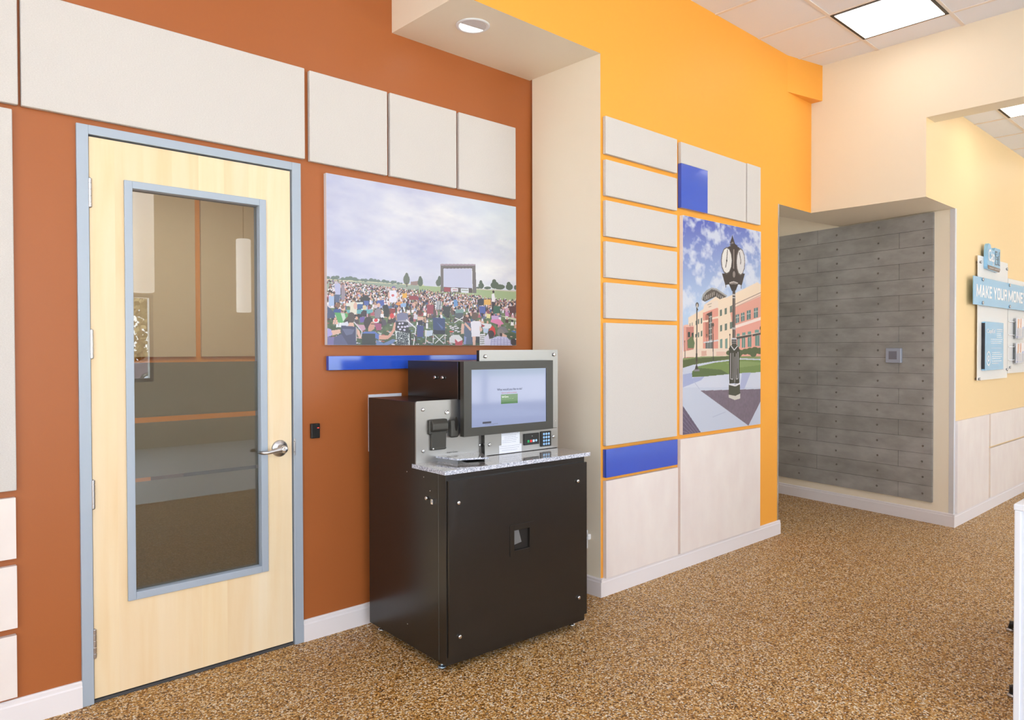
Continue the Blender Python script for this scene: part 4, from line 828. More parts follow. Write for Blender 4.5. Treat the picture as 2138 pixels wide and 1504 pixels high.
def print_material(name, rough=0.3, emit=0.0, coat=0.0):
    m = mat(name, 'ffffff', rough, spec=0.35, coat=coat)
    at = N(m, 'ShaderNodeAttribute', attribute_name='ink'); LK(m, at.outputs['Color'], P(m).inputs['Base Color'])
    if emit:
        P(m).inputs['Base Color'].default_value = (0.02, 0.02, 0.02, 1); m.node_tree.links.remove(P(m).inputs['Base Color'].links[0])
        LK(m, at.outputs['Color'], P(m).inputs['Emission Color']); P(m).inputs['Emission Strength'].default_value = emit
    return m
def print_sheet(name, cv, x0, x1, z0, z1, y, m, parent):
    """a flat printed sheet facing -y whose ink is stored per vertex"""
    W, H = cv.W, cv.H; origin = Vector(((x0 + x1) / 2, y, z0))
    gx, gz = np.meshgrid(np.linspace(x0, x1, W), np.linspace(z0, z1, H))
    co = np.stack([(gx - origin.x), np.zeros_like(gx), (gz - origin.z)], -1).reshape(-1, 3) * S
    idx = np.arange(W * H).reshape(H, W); q = np.stack([idx[:-1, :-1], idx[:-1, 1:], idx[1:, 1:], idx[1:, :-1]], -1).reshape(-1, 4)
    me = bpy.data.meshes.new(name); me.vertices.add(W * H); me.vertices.foreach_set('co', co.ravel())
    nq = len(q); me.loops.add(nq * 4); me.loops.foreach_set('vertex_index', q.ravel()); me.polygons.add(nq)
    me.polygons.foreach_set('loop_start', np.arange(nq) * 4)
    me.update(calc_edges=True)
    at = me.color_attributes.new('ink', 'FLOAT_COLOR', 'POINT')
    rgba = np.ones((W * H, 4)); rgba[:, :3] = cv.a.reshape(-1, 3); at.data.foreach_set('color', rgba.ravel())
    me.materials.append(m); o = bpy.data.objects.new(name, me); COL.objects.link(o); link(o, parent, origin); return o
# ================================================================== the setting
ZC = 3.475; YR = 0.0; YY = -0.5413; XR = 3.022; XC = 5.50; YS = -1.345; ZH = 2.378; ZS = 2.92; ZF = 3.095
GX, GY = 6.118, -1.345                                # foot of the clad passage wall
gdir = Vector((0.298, 1.51, 0)).normalized(); gnor = Vector((-gdir.y, gdir.x, 0))   # along the wall / towards the room

struct(build('floor', MB().box(-3.1, 10.2, -3.7, 4.6, -0.1, 0), 'floor'))
struct(build('floor_bounce', MB().box(-3.1, 10.2, -7.6, -3.7, -0.1, 0), mat('pale_bounce_floor', 'e6e7ea', 0.4)))  # unseen pale floor, added to bounce neutral daylight up to the ceiling
c = MB().box(-3.1, XC, -7.6, 0.12, ZC, ZC + 0.1)
ceil = struct(build('ceiling', c, 'tile'))
g = MB()
x = 4.698 - 0.5417 * 14
while x < XC: g.box(x - 0.011, x + 0.011, -7.5, YY if x > 2.06 else 0, ZC - 0.004, ZC); x += 0.5417
y = -1.0245
while y > -7.5: g.box(-3, XC, y - 0.011, y + 0.011, ZC - 0.0045, ZC); y -= 0.5417
g.box(-3, 2.061, -0.4828 - 0.011, -0.4828 + 0.011, ZC - 0.0045, ZC)
build('ceiling_grid', g, mat('grid_white', 'ece2da', 0.5), ceil)

# rust wall with the doorway
wl = MB(); wl.box(-3.1, 0.700, 0, 0.12, 0, ZC).box(1.522, 3.1, 0, 0.12, 0, ZC).box(0.700, 1.522, 0, 0.12, 2.150, ZC)
struct(build('wall_left', wl, 'rust'))
# projecting yellow block, soffit over the recess and header over the passage (faces: 0 yellow, 1 cream, 2 warm)
wm = MB()
wm.box(XR, 4.9905, YY, -0.02, 0, ZC, [1, 1, 0, 1, 1, 1])
wm.box(2.061, XR, YY, -0.0005, ZS, ZC, [1, 1, 0, 1, 1, 1])
hb = [(4.9905, YY), (XC, YY), (XC, YS), (GX, YS), (6.30, -0.42), (4.9905, -0.24)]
wm.prism(hb, ZH, ZC, [0, 3, 2, 1, 1, 1], cap=1)
wmo = struct(build('wall_middle', wm, ['yellow', 'cream', 'warm_cream', mat('cream_block_paint', 'ece0ca', 0.5)]))
wb = MB(); wb.add([(5.117, YY, 3.2105), (5.117, YY, ZC), (XC, -0.626, 3.2105), (XC, -0.626, ZC), (XC, YY, 3.2105), (XC, YY, ZC)],
                  [(0, 2, 3, 1), (0, 4, 2), (1, 3, 5), (2, 4, 5, 3), (0, 1, 5, 4)])
struct(build('trim_1', wb, mat('yellow_paint_bulkhead', 'faae42', 0.5)))['label'] = 'small yellow wedge shaped bulkhead at the ceiling corner'
# header wall between the two rooms
struct(build('wall_header', MB().box(XC, 5.672, -7.6, YS, ZS, ZC + 0.02), mat('cream_header_paint', 'ece0ca', 0.5)))
# sign wall and the far room
struct(build('wall_right', MB().prism([(GX, YS), (10.2, YS), (10.2, YS + 0.1), (GX + 0.125, YS + 0.1)], 0, ZF + 0.05), 'warm_cream'))
fc = MB().box(5.672, 10.2, -7.6, YS, ZF, ZF + 0.1)
fco = struct(build('ceiling', fc, 'tile'))
g = MB()
for k in range(-1, 7):
    xx = 6.583 + 0.5417 * k
    g.box(xx - 0.011, xx + 0.011, -7.5, YS, ZF - 0.004, ZF)
for k in range(0, 11):
    yy = -1.567 - 0.5417 * k
    g.box(5.672, 10.1, yy - 0.011, yy + 0.011, ZF - 0.0045, ZF)
build('ceiling_grid', g, mat('grid_white_far', 'e8dcd2', 0.5), fco)
# passage wall behind the cladding, passage end and ceiling
def gp(s, off): v = Vector((GX, GY, 0)) + gdir * s + gnor * off; return (v.x, v.y)
struct(build('wall_passage', MB().prism([gp(0, 0), gp(2.9, 0), gp(2.9, -0.1), gp(0.105, -0.1)], 0, 3.3), 'cream'))
struct(build('wall_passage_end', MB().box(4.9, 7.0, 1.45, 1.55, 0, 3.3), 'cream'))
struct(build('wall_passage_side', MB().box(4.8, 4.9, -0.02, 1.5, 0, 3.3), 'cream'))
struct(build('ceiling', MB().box(4.85, 6.9, -0.45, 1.5, 2.86, 2.92), 'tile'))
# walls that close the room behind the camera
struct(build('wall_far_right', MB().box(10.1, 10.2, -7.6, YS, 0, ZF + 0.1), 'cream'))
fw_ = MB(); Z0, Z1 = 0.42, 3.1
for a, b in ((-3.1, -2.35), (1.9, 2.5), (3.2, 5.5), (8.5, 10.2)): fw_.box(a, b, -7.6, -7.5, 0, ZC + 0.1)
fw_.box(2.5, 3.2, -7.6, -7.5, 0, .91); fw_.box(2.5, 3.2, -7.6, -7.5, 2.1, ZC + 0.1)
for a, b in ((-2.35, 1.9), (5.5, 8.5)): fw_.box(a, b, -7.6, -7.5, 0, Z0); fw_.box(a, b, -7.6, -7.5, Z1, ZC + 0.1)
struct(build('wall_front', fw_, 'cream'))
sw = MB().box(-3.1, -3.0, -7.6, -6.4, 0, ZC + .1).box(-3.1, -3.0, -2.6, 0.12, 0, ZC + .1).box(-3.1, -3.0, -6.4, -2.6, 0, 1.0).box(-3.1, -3.0, -6.4, -2.6, Z1, ZC + .1)
struct(build('wall_side', sw, 'cream'))
M['mullion'] = mat('aluminium_mullion', 'b4bac2', 0.35, 0.6)
def window(n, a, b, plane, fixed, Z0=Z0, Z1=Z1):
    m = MB(); k = max(1, round((b - a) / 1.35))
    for i in range(k + 1):
        p = a + (b - a) * i / k; lo, hi = (p, p + 0.05) if i == 0 else ((p - 0.05, p) if i == k else (p - 0.025, p + 0.025))
        if plane == 'y': m.box(lo, hi, fixed - 0.09, fixed - 0.01, Z0, Z1)
        else: m.box(fixed - 0.09, fixed - 0.01, lo, hi, Z0, Z1)
    for z0, z1 in ((Z0, Z0 + .05), *(((2.25, 2.3),) if Z1 > 2.4 else ()), (Z1 - .05, Z1)):
        if plane == 'y': m.box(a, b, fixed - 0.089, fixed - 0.011, z0, z1)
        else: m.box(fixed - 0.089, fixed - 0.011, a, b, z0, z1)
    return struct(build('window_%d' % n, m, 'mullion'))
window(1, -2.35, 1.9, 'y', -7.5); window(2, 5.5, 8.5, 'y', -7.5); window(3, -6.4, -2.6, 'x', -3.0, 1.0); window(4, 2.5, 3.2, 'y', -7.5, .91, 2.1)

# baseboards: a plain board with a small moulded top edge, profile (out from wall, height)
BP = [(0, 0), (0.0145, 0), (0.0145, 0.078), (0.011, 0.083), (0.011, 0.094), (0.006, 0.0995), (0, 0.0995)]
def baseb(name, a, b, nrm):
    a, b, nrm = Vector((*a, 0)), Vector((*b, 0)), Vector((*nrm, 0)); m = MB(); v = []
    for q in (a, b):
        for o, h in BP: p = q + nrm * o; v.append((p.x, p.y, h))
    n = len(BP); m.add(v, [tuple(range(n - 1, -1, -1)), tuple(range(n, 2 * n))] + [(i, (i + 1) % n, n + (i + 1) % n, n + i) for i in range(n)])
    return struct(build(name, m, 'base'))
baseb('baseboard_left', (-3.0, 0), (0.667, 0), (0, -1))
baseb('baseboard_recess', (1.561, 0), (XR, 0), (0, -1))
baseb('baseboard_return', (XR, -0.0145), (XR, YY - 0.0145), (-1, 0))
baseb('baseboard_middle', (XR, YY), (5.004, YY), (0, -1))
n2 = (gnor.x, gnor.y)
baseb('baseboard_passage', gp(-0.016, 0), gp(2.85, 0), n2)
baseb('baseboard_right', (GX - 0.015, YS), (10.1, YS), (0, -1))
# metal corner guards
cg = MB(); q = [gp(0.033, 0), gp(0.033, 0.0025), (GX - 0.0035, YS - 0.003), (GX + 0.033, YS - 0.003), (GX + 0.033, YS), (GX, YS)]
cg.prism(q, 0.0995, ZH)
o = struct(build('trim_2', cg, mat('polished_steel_guard', 'e8ecf4', 0.3, 0.35))); o['label'] = 'polished steel corner guard beside the concrete cladding'
cg = MB(); q = [(4.975, YY), (4.975, YY - 0.0022), (4.993, YY - 0.0022), (4.993, YY + 0.035), (4.9905, YY + 0.035), (4.9905, YY)]
cg.prism(q, 0.0995, ZH)
o = struct(build('trim_3', cg, mat('steel_edge_strip', 'd9dce2', 0.25, 0.9))); o['label'] = 'thin steel edge strip at the end of the yellow wall'

# ================================================================== door
d1 = struct(empty('door_1', (1.11, 0, 0), 'maple door with a tall glass lite in a pale steel frame', 'door'))
X0, X1, ZT = 0.7095, 1.5125, 2.1415
f = MB()
F0, F1, FT = 0.6665, 1.5610, 2.1825
for a, b in ((F0, X0 - 0.003), (X1 + 0.006, F1)): f.box(a, b, -0.012, 0.10, 0, FT)
f.box(X0 - 0.003, X1 + 0.006, -0.012, 0.10, ZT + 0.006, FT)
f.box(X0 - 0.003, X0 + 0.012, 0.043, 0.10, 0, ZT + 0.006).box(X1 - 0.008, X1 + 0.006, 0.043, 0.10, 0, ZT + 0.006).box(X0, X1, 0.043, 0.10, ZT - 0.01, ZT + 0.006)
build('door_frame', f, 'frame_steel', d1, bevel=0.0018)
LX0, LX1, LZ0, LZ1 = 0.857, 1.366, 0.391, 1.967
leaf = MB()
yl0, yl1 = -0.002, 0.0385
for a, b, z0, z1 in ((X0, LX0 - .01, 0.016, ZT), (LX1 + .01, X1, 0.016, ZT), (LX0 - .01, LX1 + .01, 0.016, LZ0 - .01), (LX0 - .01, LX1 + .01, LZ1 + .01, ZT)):
    leaf.box(a, b, yl0, yl1, z0, z1)
build('door_leaf', leaf, 'maple', d1)
lf = MB()
for a, b, z0, z1 in ((0.8275, LX0, 0.3615, 1.996), (LX1, 1.3965, 0.3615, 1.996), (LX0, LX1, 0.3615, LZ0), (LX0, LX1, LZ1, 1.996)):
    lf.box(a, b, -0.012, yl0, z0, z1); lf.box(a, b, yl1, yl1 + 0.01, z0, z1)
for a, b, z0, z1 in ((LX0 - .009, LX0, LZ0 - .009, LZ1 + .009), (LX1, LX1 + .009, LZ0 - .009, LZ1 + .009), (LX0, LX1, LZ0 - .009, LZ0), (LX0, LX1, LZ1, LZ1 + .009)):
    lf.box(a, b, yl0, yl1, z0, z1)
build('lite_frame', lf, 'frame_steel', d1, bevel=0.002)
gl = build('glass_pane', MB().box(LX0, LX1, 0.020, 0.0245, LZ0, LZ1), 'glass', d1)
gl['label'] = 'glass pane with wide frosted bands below and two clear slits'
fb = MB()
for z0, z1 in ((LZ0, 0.816), (0.831, 1.0495), (1.0705, 1.289)): fb.box(LX0, LX1, 0.0262, 0.0268, z0, z1)
ff = build('frosted_film', fb, 'film', d1)
for zc in (1.930, 1.362, 0.794, 0.2275):
    h = MB(); r = 0.0072; xk, yk = 0.7105, -0.0075
    for a, b in ((-.0535, -.0375), (-.0355, -.0135), (-.0115, .0115), (.0135, .0355), (.0375, .0535)):
        h.lathe((xk, yk, zc), (0, 0, 1), [(r * .96, a), (r, a + .0005), (r, b - .0005), (r * .96, b)], 20, smooth=False)
    h.lathe((xk, yk, zc), (0, 0, 1), [(r * .80, -.053), (r * .80, .053)], 16, smooth=False)
    h.lathe((xk, yk, zc), (0, 0, 1), [(r * .5, -.0565), (r * .8, -.0535), (r * .8, .0535), (r * .5, .0565)], 12)
    h.box(xk - 0.001, xk + 0.001, yk, 0.003, zc - .053, zc + .053)
    build('hinge', h, 'satin', d1)
lv = MB(); hx, hz = 1.4545, 0.8985
lv.lathe((hx, yl0, hz), (0, -1, 0), [(0.0375, 0), (0.0375, 0.003), (0.034, 0.0075), (0.020, 0.0105), (0.0165, 0.012), (0.0165, 0.016), (0.0125, 0.018), (0.0125, 0.036)], 40)
ho = build('lever_handle', lv, 'satin', d1, origin=Vector((hx, yl0, hz)))
arm = MB(); arm.tube([(hx + .010, -.042, hz + .001), (hx, -.046, hz), (hx - .02, -.047, hz - .001), (hx - .045, -.046, hz - .0045), (hx - .07, -.046, hz - .0085), (hx - .088, -.043, hz - .009), (hx - .098, -.034, hz - .008), (hx - .102, -.016, hz - .007)],
                [(.008, .013), (.012, .0155), (.0105, .0125), (.008, .0095), (.0065, .008), (.0062, .0078), (.0058, .0075), (.005, .007)], 16)
build('lever_arm', arm, 'satin', ho)
lc = MB().lathe((hx, -.038, hz), (0, -1, 0), [(0.0165, 0), (0.0165, .014), (.0125, .021), (.0105, .0215)], 28)
lo_ = build('lock_cylinder', lc, 'chrome', ho)
stp = MB(); stp.box(X1 + .007, X1 + .014, -.0142, -.012, .862, .938).extr([(-.0142, .875), (-.019, .88), (-.019, .922), (-.0142, .927)], X1 + .0035, X1 + .009, 'x')
build('strike_plate', stp, 'satin', d1, bevel=0.0008)
struct(build('trim_4', MB().box(X0, X1, -0.004, 0.1, 0, 0.012), mat('dark_threshold', '44464a', 0.5)))['label'] = 'dark metal threshold strip under the maple door'

# office behind the door glass
struct(build('wall_office_back', MB().box(-1.2, 4.6, 3.3, 3.4, 0, 3.0), mat('office_orange_paint', 'e08c28', 0.55)))
struct(build('wall_office_left', MB().box(-1.3, -1.2, 0.12, 3.4, 0, 3.0), 'cream'))
struct(build('wall_office_right', MB().box(4.55, 4.65, 0.12, 3.4, 0, 3.0), 'cream'))
struct(build('ceiling', MB().box(-1.2, 4.55, 0.12, 3.3, 2.95, 3.0), 'tile'))
def office_panel(x0, x1, z0, z1, lab):
    tag(build('acoustic_panel', MB().box(x0, x1, 3.272, 3.3, z0 + .038, z1), 'office_fabric', bevel=0.003), lab, 'wall panel', 'fabric panels seen through the door glass')
M['office_fabric'] = mat('office_fabric', 'ccb699', 0.9)
office_panel(0.6, 2.253, 1.245, 2.85, 'tan fabric panel seen through the door glass, left of the upright orange gap')
office_panel(2.300, 4.3, 1.245, 2.85, 'tan fabric panel seen through the door glass, right of the upright orange gap')
dk = empty('office_desk', (2.2, 2.0, 0), 'dark brown desk seen only through the clear slits of the door glass', 'desk')
M['desk'] = mat('dark_desk', '3a2a1e', 0.4)
build('desk_top', MB().box(1.6, 3.0, 1.7, 2.4, 0.68, 0.71), 'desk', dk, bevel=0.003)
build('modesty_panel', MB().box(1.66, 2.94, 2.3, 2.33, 0.12, 0.68), 'desk', dk)
for a in (1.62, 2.92):
    build('leg', MB().box(a, a + 0.06, 1.72, 2.38, 0, 0.68), 'desk', dk)

# ================================================================== ceiling lights and hanging lamps
def troffer(x, y, z, lab, cat='ceiling light'):
    # (x, y) is the grid corner at low x / high y
    r = empty('ceiling_light', (x + .271, y - .271, z - .003), lab, cat, group='square ceiling light panels')
    f = MB(); a = .006; b = .030; o = .5417
    for q in ((a, o - a, a, b), (a, o - a, o - b, o - a), (a, b, b, o - b), (o - b, o - a, b, o - b)):
        f.box(x + q[0], x + q[1], y - q[3], y - q[2], z - 0.0065, z + 0.002)
    build('gap_ring', f, 'gap_shade', r)
    e = .016
    rim = MB()
    build('diffuser', MB().box(x + b - .004, x + o - b + .004, y - o + b - .004, y - b + .004, z - 0.009, z - 0.0066), 'troffer', r)
M['gap_shade'] = mat('diffuser_gap_shade', '2c2013', 0.5)  # dark ring paints the shaded gap around the diffuser
main = [(4.698, -1.0245), (4.698, -3.733), (4.698, -6.44), (2.531, -3.733), (2.531, -6.44), (0.364, -3.733), (0.364, -6.44), (-1.80, -3.733), (-1.80, -6.44), (0.364, -1.0245 - .5417), (2.531, -1.0245 - .5417)]
for i, (a, b) in enumerate(main):
    troffer(a, b, ZC, 'bright square ceiling light with dark rim by the cream header' if i == 0 else 'square ceiling light over the room behind the camera')
for i, (a, b) in enumerate([(6.041, -1.567), (8.208, -1.567), (6.041, -4.275), (8.208, -4.275)]):
    troffer(a, b, ZF, 'bright square ceiling light seen through the opening at far right' if i == 0 else 'square ceiling light of the far room out of sight')

dl = empty('downlight', (2.305, -0.338, ZS - .006), 'round white recessed downlight in the soffit over the kiosk', 'ceiling light')
R = 0.084
trim = MB(); trim.lathe((2.305, -.338, ZS), (0, 0, -1), [(R - .016, -.0005), (R, .0002), (R, .002), (R - .005, .005), (R - .015, .006), (R - .018, .003)], 48, cap=False)
build('trim_ring', trim, 'white', dl)
bf = MB(); n = 32   # angled inner reflector seen as a sloping half disc
cx, cy, cz = 2.305, -.338, ZS - 0.0062
ang0 = math.radians(205)
half = [(cx + (R - .017) * math.cos(ang0 + PI * t / 20), cy + (R - .017) * math.sin(ang0 + PI * t / 20)) for t in range(21)]
half2 = [(cx + (R - .017) * math.cos(ang0 + PI + PI * t / 20), cy + (R - .017) * math.sin(ang0 + PI + PI * t / 20)) for t in range(21)]
def disc_half(pts, z0): return MB().prism(pts, z0 - .001, z0)
lens = disc_half([(cx + (R - .017) * math.cos(t * PI / 20), cy + (R - .017) * math.sin(t * PI / 20)) for t in range(40)], ZS - 0.0015)
build('lamp_lens', lens, 'lamp', dl)
ang0 = math.radians(-192)
seg = [(cx + (R - .0175) * math.cos(ang0 + PI * 1.06 * t / 20), cy + (R - .0175) * math.sin(ang0 + PI * 1.06 * t / 20)) for t in range(21)]
build('reflector', disc_half(seg, ZS - 0.0035), mat('reflector_white', 'dcdee2', 0.3), dl)

M['pendant'] = mat('pendant_glow', 'ffffff', 0.5, emit='fffaf4', estr=3.0)
for i, (px, py, nm) in enumerate(((4.08, -6.6, 'reflected near the right side of the door glass'), (2.0, -3.8, 'reflected at the left side of the door glass'), (-0.9, -3.8, 'added out of view to brighten the ceiling'), (-1.4, -6.3, 'added out of view to brighten the ceiling'), (0.6, -6.6, 'added out of view to brighten the ceiling'))):  # the last three are unseen extras, put in as uplight for the ceiling
    p = empty('pendant_lamp', (px, py, 1.85), 'long white cylinder pendant lamp ' + nm, 'pendant lamp', group='cylinder pendant lamps')
    build('lamp_shade', MB().lathe((px, py, 1.85), (0, 0, 1), [(.085, 0), (.095, .01), (.095, .98), (.08, .99)], 24), 'pendant', p)
    build('cord', MB().lathe((px, py, 2.84), (0, 0, 1), [(.006, 0), (.006, ZC - 2.846)], 8), 'black', p)
    build('canopy', MB().lathe((px, py, ZC - .032), (0, 0, 1), [(.03, 0), (.06, .012), (.06, .025)], 20), 'white', p)

# ================================================================== wall panels
T = 0.0245
def panel(name, x0, x1, z0, z1, ywall, m, lab, group=None, t=T, bev=0.004, cat='wall panel'):
    return tag(build(name, MB().box(x0, x1, ywall - t, ywall - .0012, z0, z1), m, bevel=bev, seg=3), lab, cat, group)
G1 = 'white fabric panels on the rust wall'; G2 = 'pale laminate panels on the rust wall'
panel('acoustic_panel', -1.2, 0.4855, 2.2034, 2.613, YR, 'fabric', 'off white fabric panel cut by the top left corner of the photo', G1)
panel('acoustic_panel', 0.4950, 1.5765, 2.2034, 2.613, YR, 'fabric', 'longest off white fabric panel, running across above the door', G1)
panel('acoustic_panel', 1.6000, 2.0170, 2.199, 2.611, YR, 'fabric', 'squarish off white fabric panel nearest the door frame, left of three', G1)
panel('acoustic_panel', 2.0325, 2.4520, 2.200, 2.612, YR, 'fabric', 'squarish off white fabric panel above the crowd picture, middle of three', G1)
panel('acoustic_panel', 2.4690, 2.8860, 2.201, 2.611, YR, 'fabric', 'squarish off white fabric panel nearest the white column, right of three', G1)
panel('acoustic_panel', -0.9, 0.4675, 0.844, 2.185, YR, 'fabric', 'tall off white fabric panel at the left edge, left of the door', G1)
panel('laminate_panel', -0.6, 0.4640, 0.6040, 0.8197, YR, 'palewood', 'pale laminate panel left of the door, topmost of three stacked', G2, bev=.001)
panel('laminate_panel', -0.6, 0.4650, 0.3575, 0.5785, YR, 'palewood', 'pale laminate panel left of the door, middle of three stacked', G2, bev=.001)
panel('laminate_panel', -0.6, 0.4620, 0.1120, 0.3326, YR, 'palewood', 'pale laminate panel left of the door, lowest of three stacked', G2, bev=.001)
G3 = 'white fabric panels on the yellow wall'; G4 = 'pale laminate panels on the yellow wall'
a, b = 3.0385, 3.697
rows = [(2.385, 2.587, 'topmost'), (2.162, 2.355, 'second'), (1.944, 2.137, 'third'), (1.723, 1.918, 'fourth'), (1.504, 1.697, 'fifth')]
for z0, z1, nme in rows:
    panel('acoustic_panel', a, b, z0, z1, YY, 'fabric', 'low wide fabric panel in the left column of the yellow wall, %s from the top' % nme if nme != 'topmost' else 'low wide fabric panel in the left column of the yellow wall, topmost of five', G3)
panel('acoustic_panel', a, b, 0.8155, 1.480, YY, 'fabric', 'large fabric panel on the yellow wall, directly above the long blue panel', G3)
panel('blue_panel', a, 3.702, 0.6445, 0.797, YY, 'blue', 'glossy blue rectangular panel low on the yellow wall', bev=.0015)
panel('laminate_panel', 3.0385, 3.708, 0.1005, 0.6265, YY, 'palewood', 'pale laminate panel resting on the baseboard under the blue panel', G4, bev=.001)
panel('laminate_panel', 3.7325, 4.690, 0.1005, 0.7925, YY, 'palewood', 'wider pale laminate panel below the clock picture', G4, bev=.001)
lp = MB(); lp.extr([(3.735, 2.4535), (4.0225, 2.4535), (4.0225, 2.188), (4.493, 2.188), (4.493, 2.581), (3.735, 2.581)], YY - T, YY - .0012, 'y')
tag(build('acoustic_panel', lp, 'fabric', bevel=.004, seg=3), 'fabric panel notched around the dark blue square, top of the yellow wall', 'wall panel', G3)
panel('acoustic_panel', 4.5085, 4.688, 2.189, 2.585, YY, 'fabric', 'narrow upright fabric panel beside the notched one, above the clock picture', G3)
panel('blue_panel', 3.735, 4.0215, 2.187, 2.4525, YY, 'blue', 'glossy dark blue square panel above the clock picture', t=0.027, bev=.0015)
panel('blue_panel', 1.6875, 2.885, 1.2425, 1.309, YR, 'blue', 'long thin blue strip under the crowd picture, partly behind the kiosk', bev=.0015)
# wainscot on the sign wall
G5 = 'pale laminate wainscot panels under the blue signs'
panel('laminate_panel', 6.148, 6.958, 0.1005, 0.7925, YS, 'palewood', 'tall pale laminate panel beside the steel corner guard', G5, t=.02, bev=.001)
panel('laminate_panel', 7.006, 9.2, 0.5250, 0.7925, YS, 'palewood', 'upper pale laminate panel at the right edge, under the brochure holders', G5, t=.02, bev=.001)
panel('laminate_panel', 7.006, 9.2, 0.1005, 0.5080, YS, 'palewood', 'lower pale laminate panel at the right edge, on the baseboard', G5, t=.02, bev=.001)

# ================================================================== framed prints
def print_board(name, x0, x1, z0, z1, yw, cv, lab, cat):
    r = empty(name, ((x0 + x1) / 2, yw, z0), lab, cat)
    build('backing_board', MB().box(x0, x1, yw - T, yw - .0012, z0, z1), 'white_edge', r)
    print_sheet('printed_image', cv, x0 + .0006, x1 - .0006, z0 + .0006, z1 - .0006, yw - T - .0004, M['print'], r)
M['print'] = print_material('printed_ink', 0.32)
def run(cv, cmds, extra):
    for c_ in cmds:
        if c_[0] == 'p': cv.poly(c_[1], c_[2])
        elif c_[0] == 'l': cv.line(c_[1], c_[2], c_[3])
        else: extra(c_)

def crowd_canvas():
    cv = Canvas(640, 424, 'd8dcec'); W, H = cv.W, cv.H; rnd = random.Random(4)
    n1 = vnoise(W, H, 3, 5, 3, 5); n2 = vnoise(W, H, 5, 9, 11, 4)
    U, V = cv.xx, cv.yy
    base = mixc(cv, 'c0c6e4', 'f4f5f6', np.clip((U * .75 + (1 - V) * .1 + (n1 - .5) * 1.5), 0, 1))
    base = base * (1 - .32 * np.clip((n2 - .52) * 4, 0, 1))[..., None] + np.array(srgb('a8aed4')) * (.32 * np.clip((n2 - .52) * 4, 0, 1))[..., None]
    corner = np.clip((U + V - 1.45) * 2.2, 0, 1); base = base * (1 - .6 * corner)[..., None] + np.array(srgb('c6dcec')) * (.6 * corner)[..., None]
    low = np.clip((.47 - V) * 9, 0, 1) * np.clip((U - .7) * 6, 0, 1); base = base * (1 - .5 * low)[..., None] + np.array(srgb('c3d3e8')) * (.5 * low)[..., None]
    cv.a[:] = base
    g = V < .375 - .028 * U + np.clip(U - .46, 0, 1) * -.03
    gr = mixc(cv, '475a3f', '8ba074', np.clip((V - .05) * 3 + (vnoise(W, H, 40, 30, 5, 3) - .5) * .9, 0, 1)); cv.a[g] = gr[g]
    def crowd(c_):
        if c_[0] == 'dots':
            (u0, v0), (u1, v1) = c_[1]
            for _ in range(420): cv.ell('3f4a52', rnd.uniform(u0 + .008, u1 - .005), rnd.uniform(v1 + .003, v0 - .01), .0022, .0028)
            return
        pal = ['efe9f0', '2a2d33', '33363e', '3c3434', '5a3f40', 'd9cfdb', 'd8a6b8', 'c98a96', '3d3f4c', '2f3338', '544a50', '6c6f92', '8d5560', 'a8b8da', 'e3b9a6', 'd9a693', '5d6e9c', 'b0525c', 'e8e4f0', '7b8f80', 'f6f4fa', '45403f', '6b5a55', 'd7c6cf', '4a5e88', 'b25f6a']
        for _ in range(520):
            u, v = rnd.random(), rnd.uniform(.0, .24); s = .003 + .010 * (.26 - v)
            if u > .72 and rnd.random() < .5: continue
            cv.poly(rnd.choice(['e6e2e8', 'c9a0a8', '8d98a8', '3b4048', '6f8aa8', 'b05a60', 'd9d3dc', '5b4a48', 'a8b4a0', 'd8a89a']), [(u - s * 1.6, v), (u + s, v - s * .6), (u + s * 1.8, v + s * .4), (u - s * .5, v + s)])
        for k in range(34):
            v = .372 - .006 * k - .000045 * k * k; s = .0026 + .00026 * k
            dens = 150 - 3.2 * k if k < 22 else max(14, 62 - 1.6 * k)
            for _ in range(int(dens)):
                u = rnd.random(); lim = .335 + .045 * math.exp(-u * 3) - .02 * max(0, u - .55)
                if v + rnd.uniform(-.004, .004) > lim - (0.015 if u > .78 else 0): continue
                if v < .2 and (u > .8 or .52 < u < .66) and rnd.random() < .55: continue
                c1 = rnd.choice(pal); vv = v + rnd.uniform(-.004, .004)
                cv.poly(c1, [(u - s, vv), (u + s, vv), (u + s * .8, vv + s * 2.4), (u - s * .8, vv + s * 2.4)])
                cv.ell(rnd.choice(['4a3b36', '6e5548', 'd9ab96', '2f2a2a', 'b8967a', 'e6e2ea']), u, vv + s * 3.1, s * .55, s * .95)
                if rnd.random() < .08: cv.poly(rnd.choice(['a84850', '4760a8', '3f6a58', '30353a', 'e9edf2']), [(u - s * 1.6, vv - s * 1.6), (u + s * 1.4, vv - s * 1.4), (u + s * 1.5, vv + s), (u - s * 1.5, vv + s)])
    run(cv, CROWD, crowd)
    haze = .07; cv.a = (cv.a * (1 - haze) + np.array(srgb('c4c4dc')) * haze) * .93
    return cv
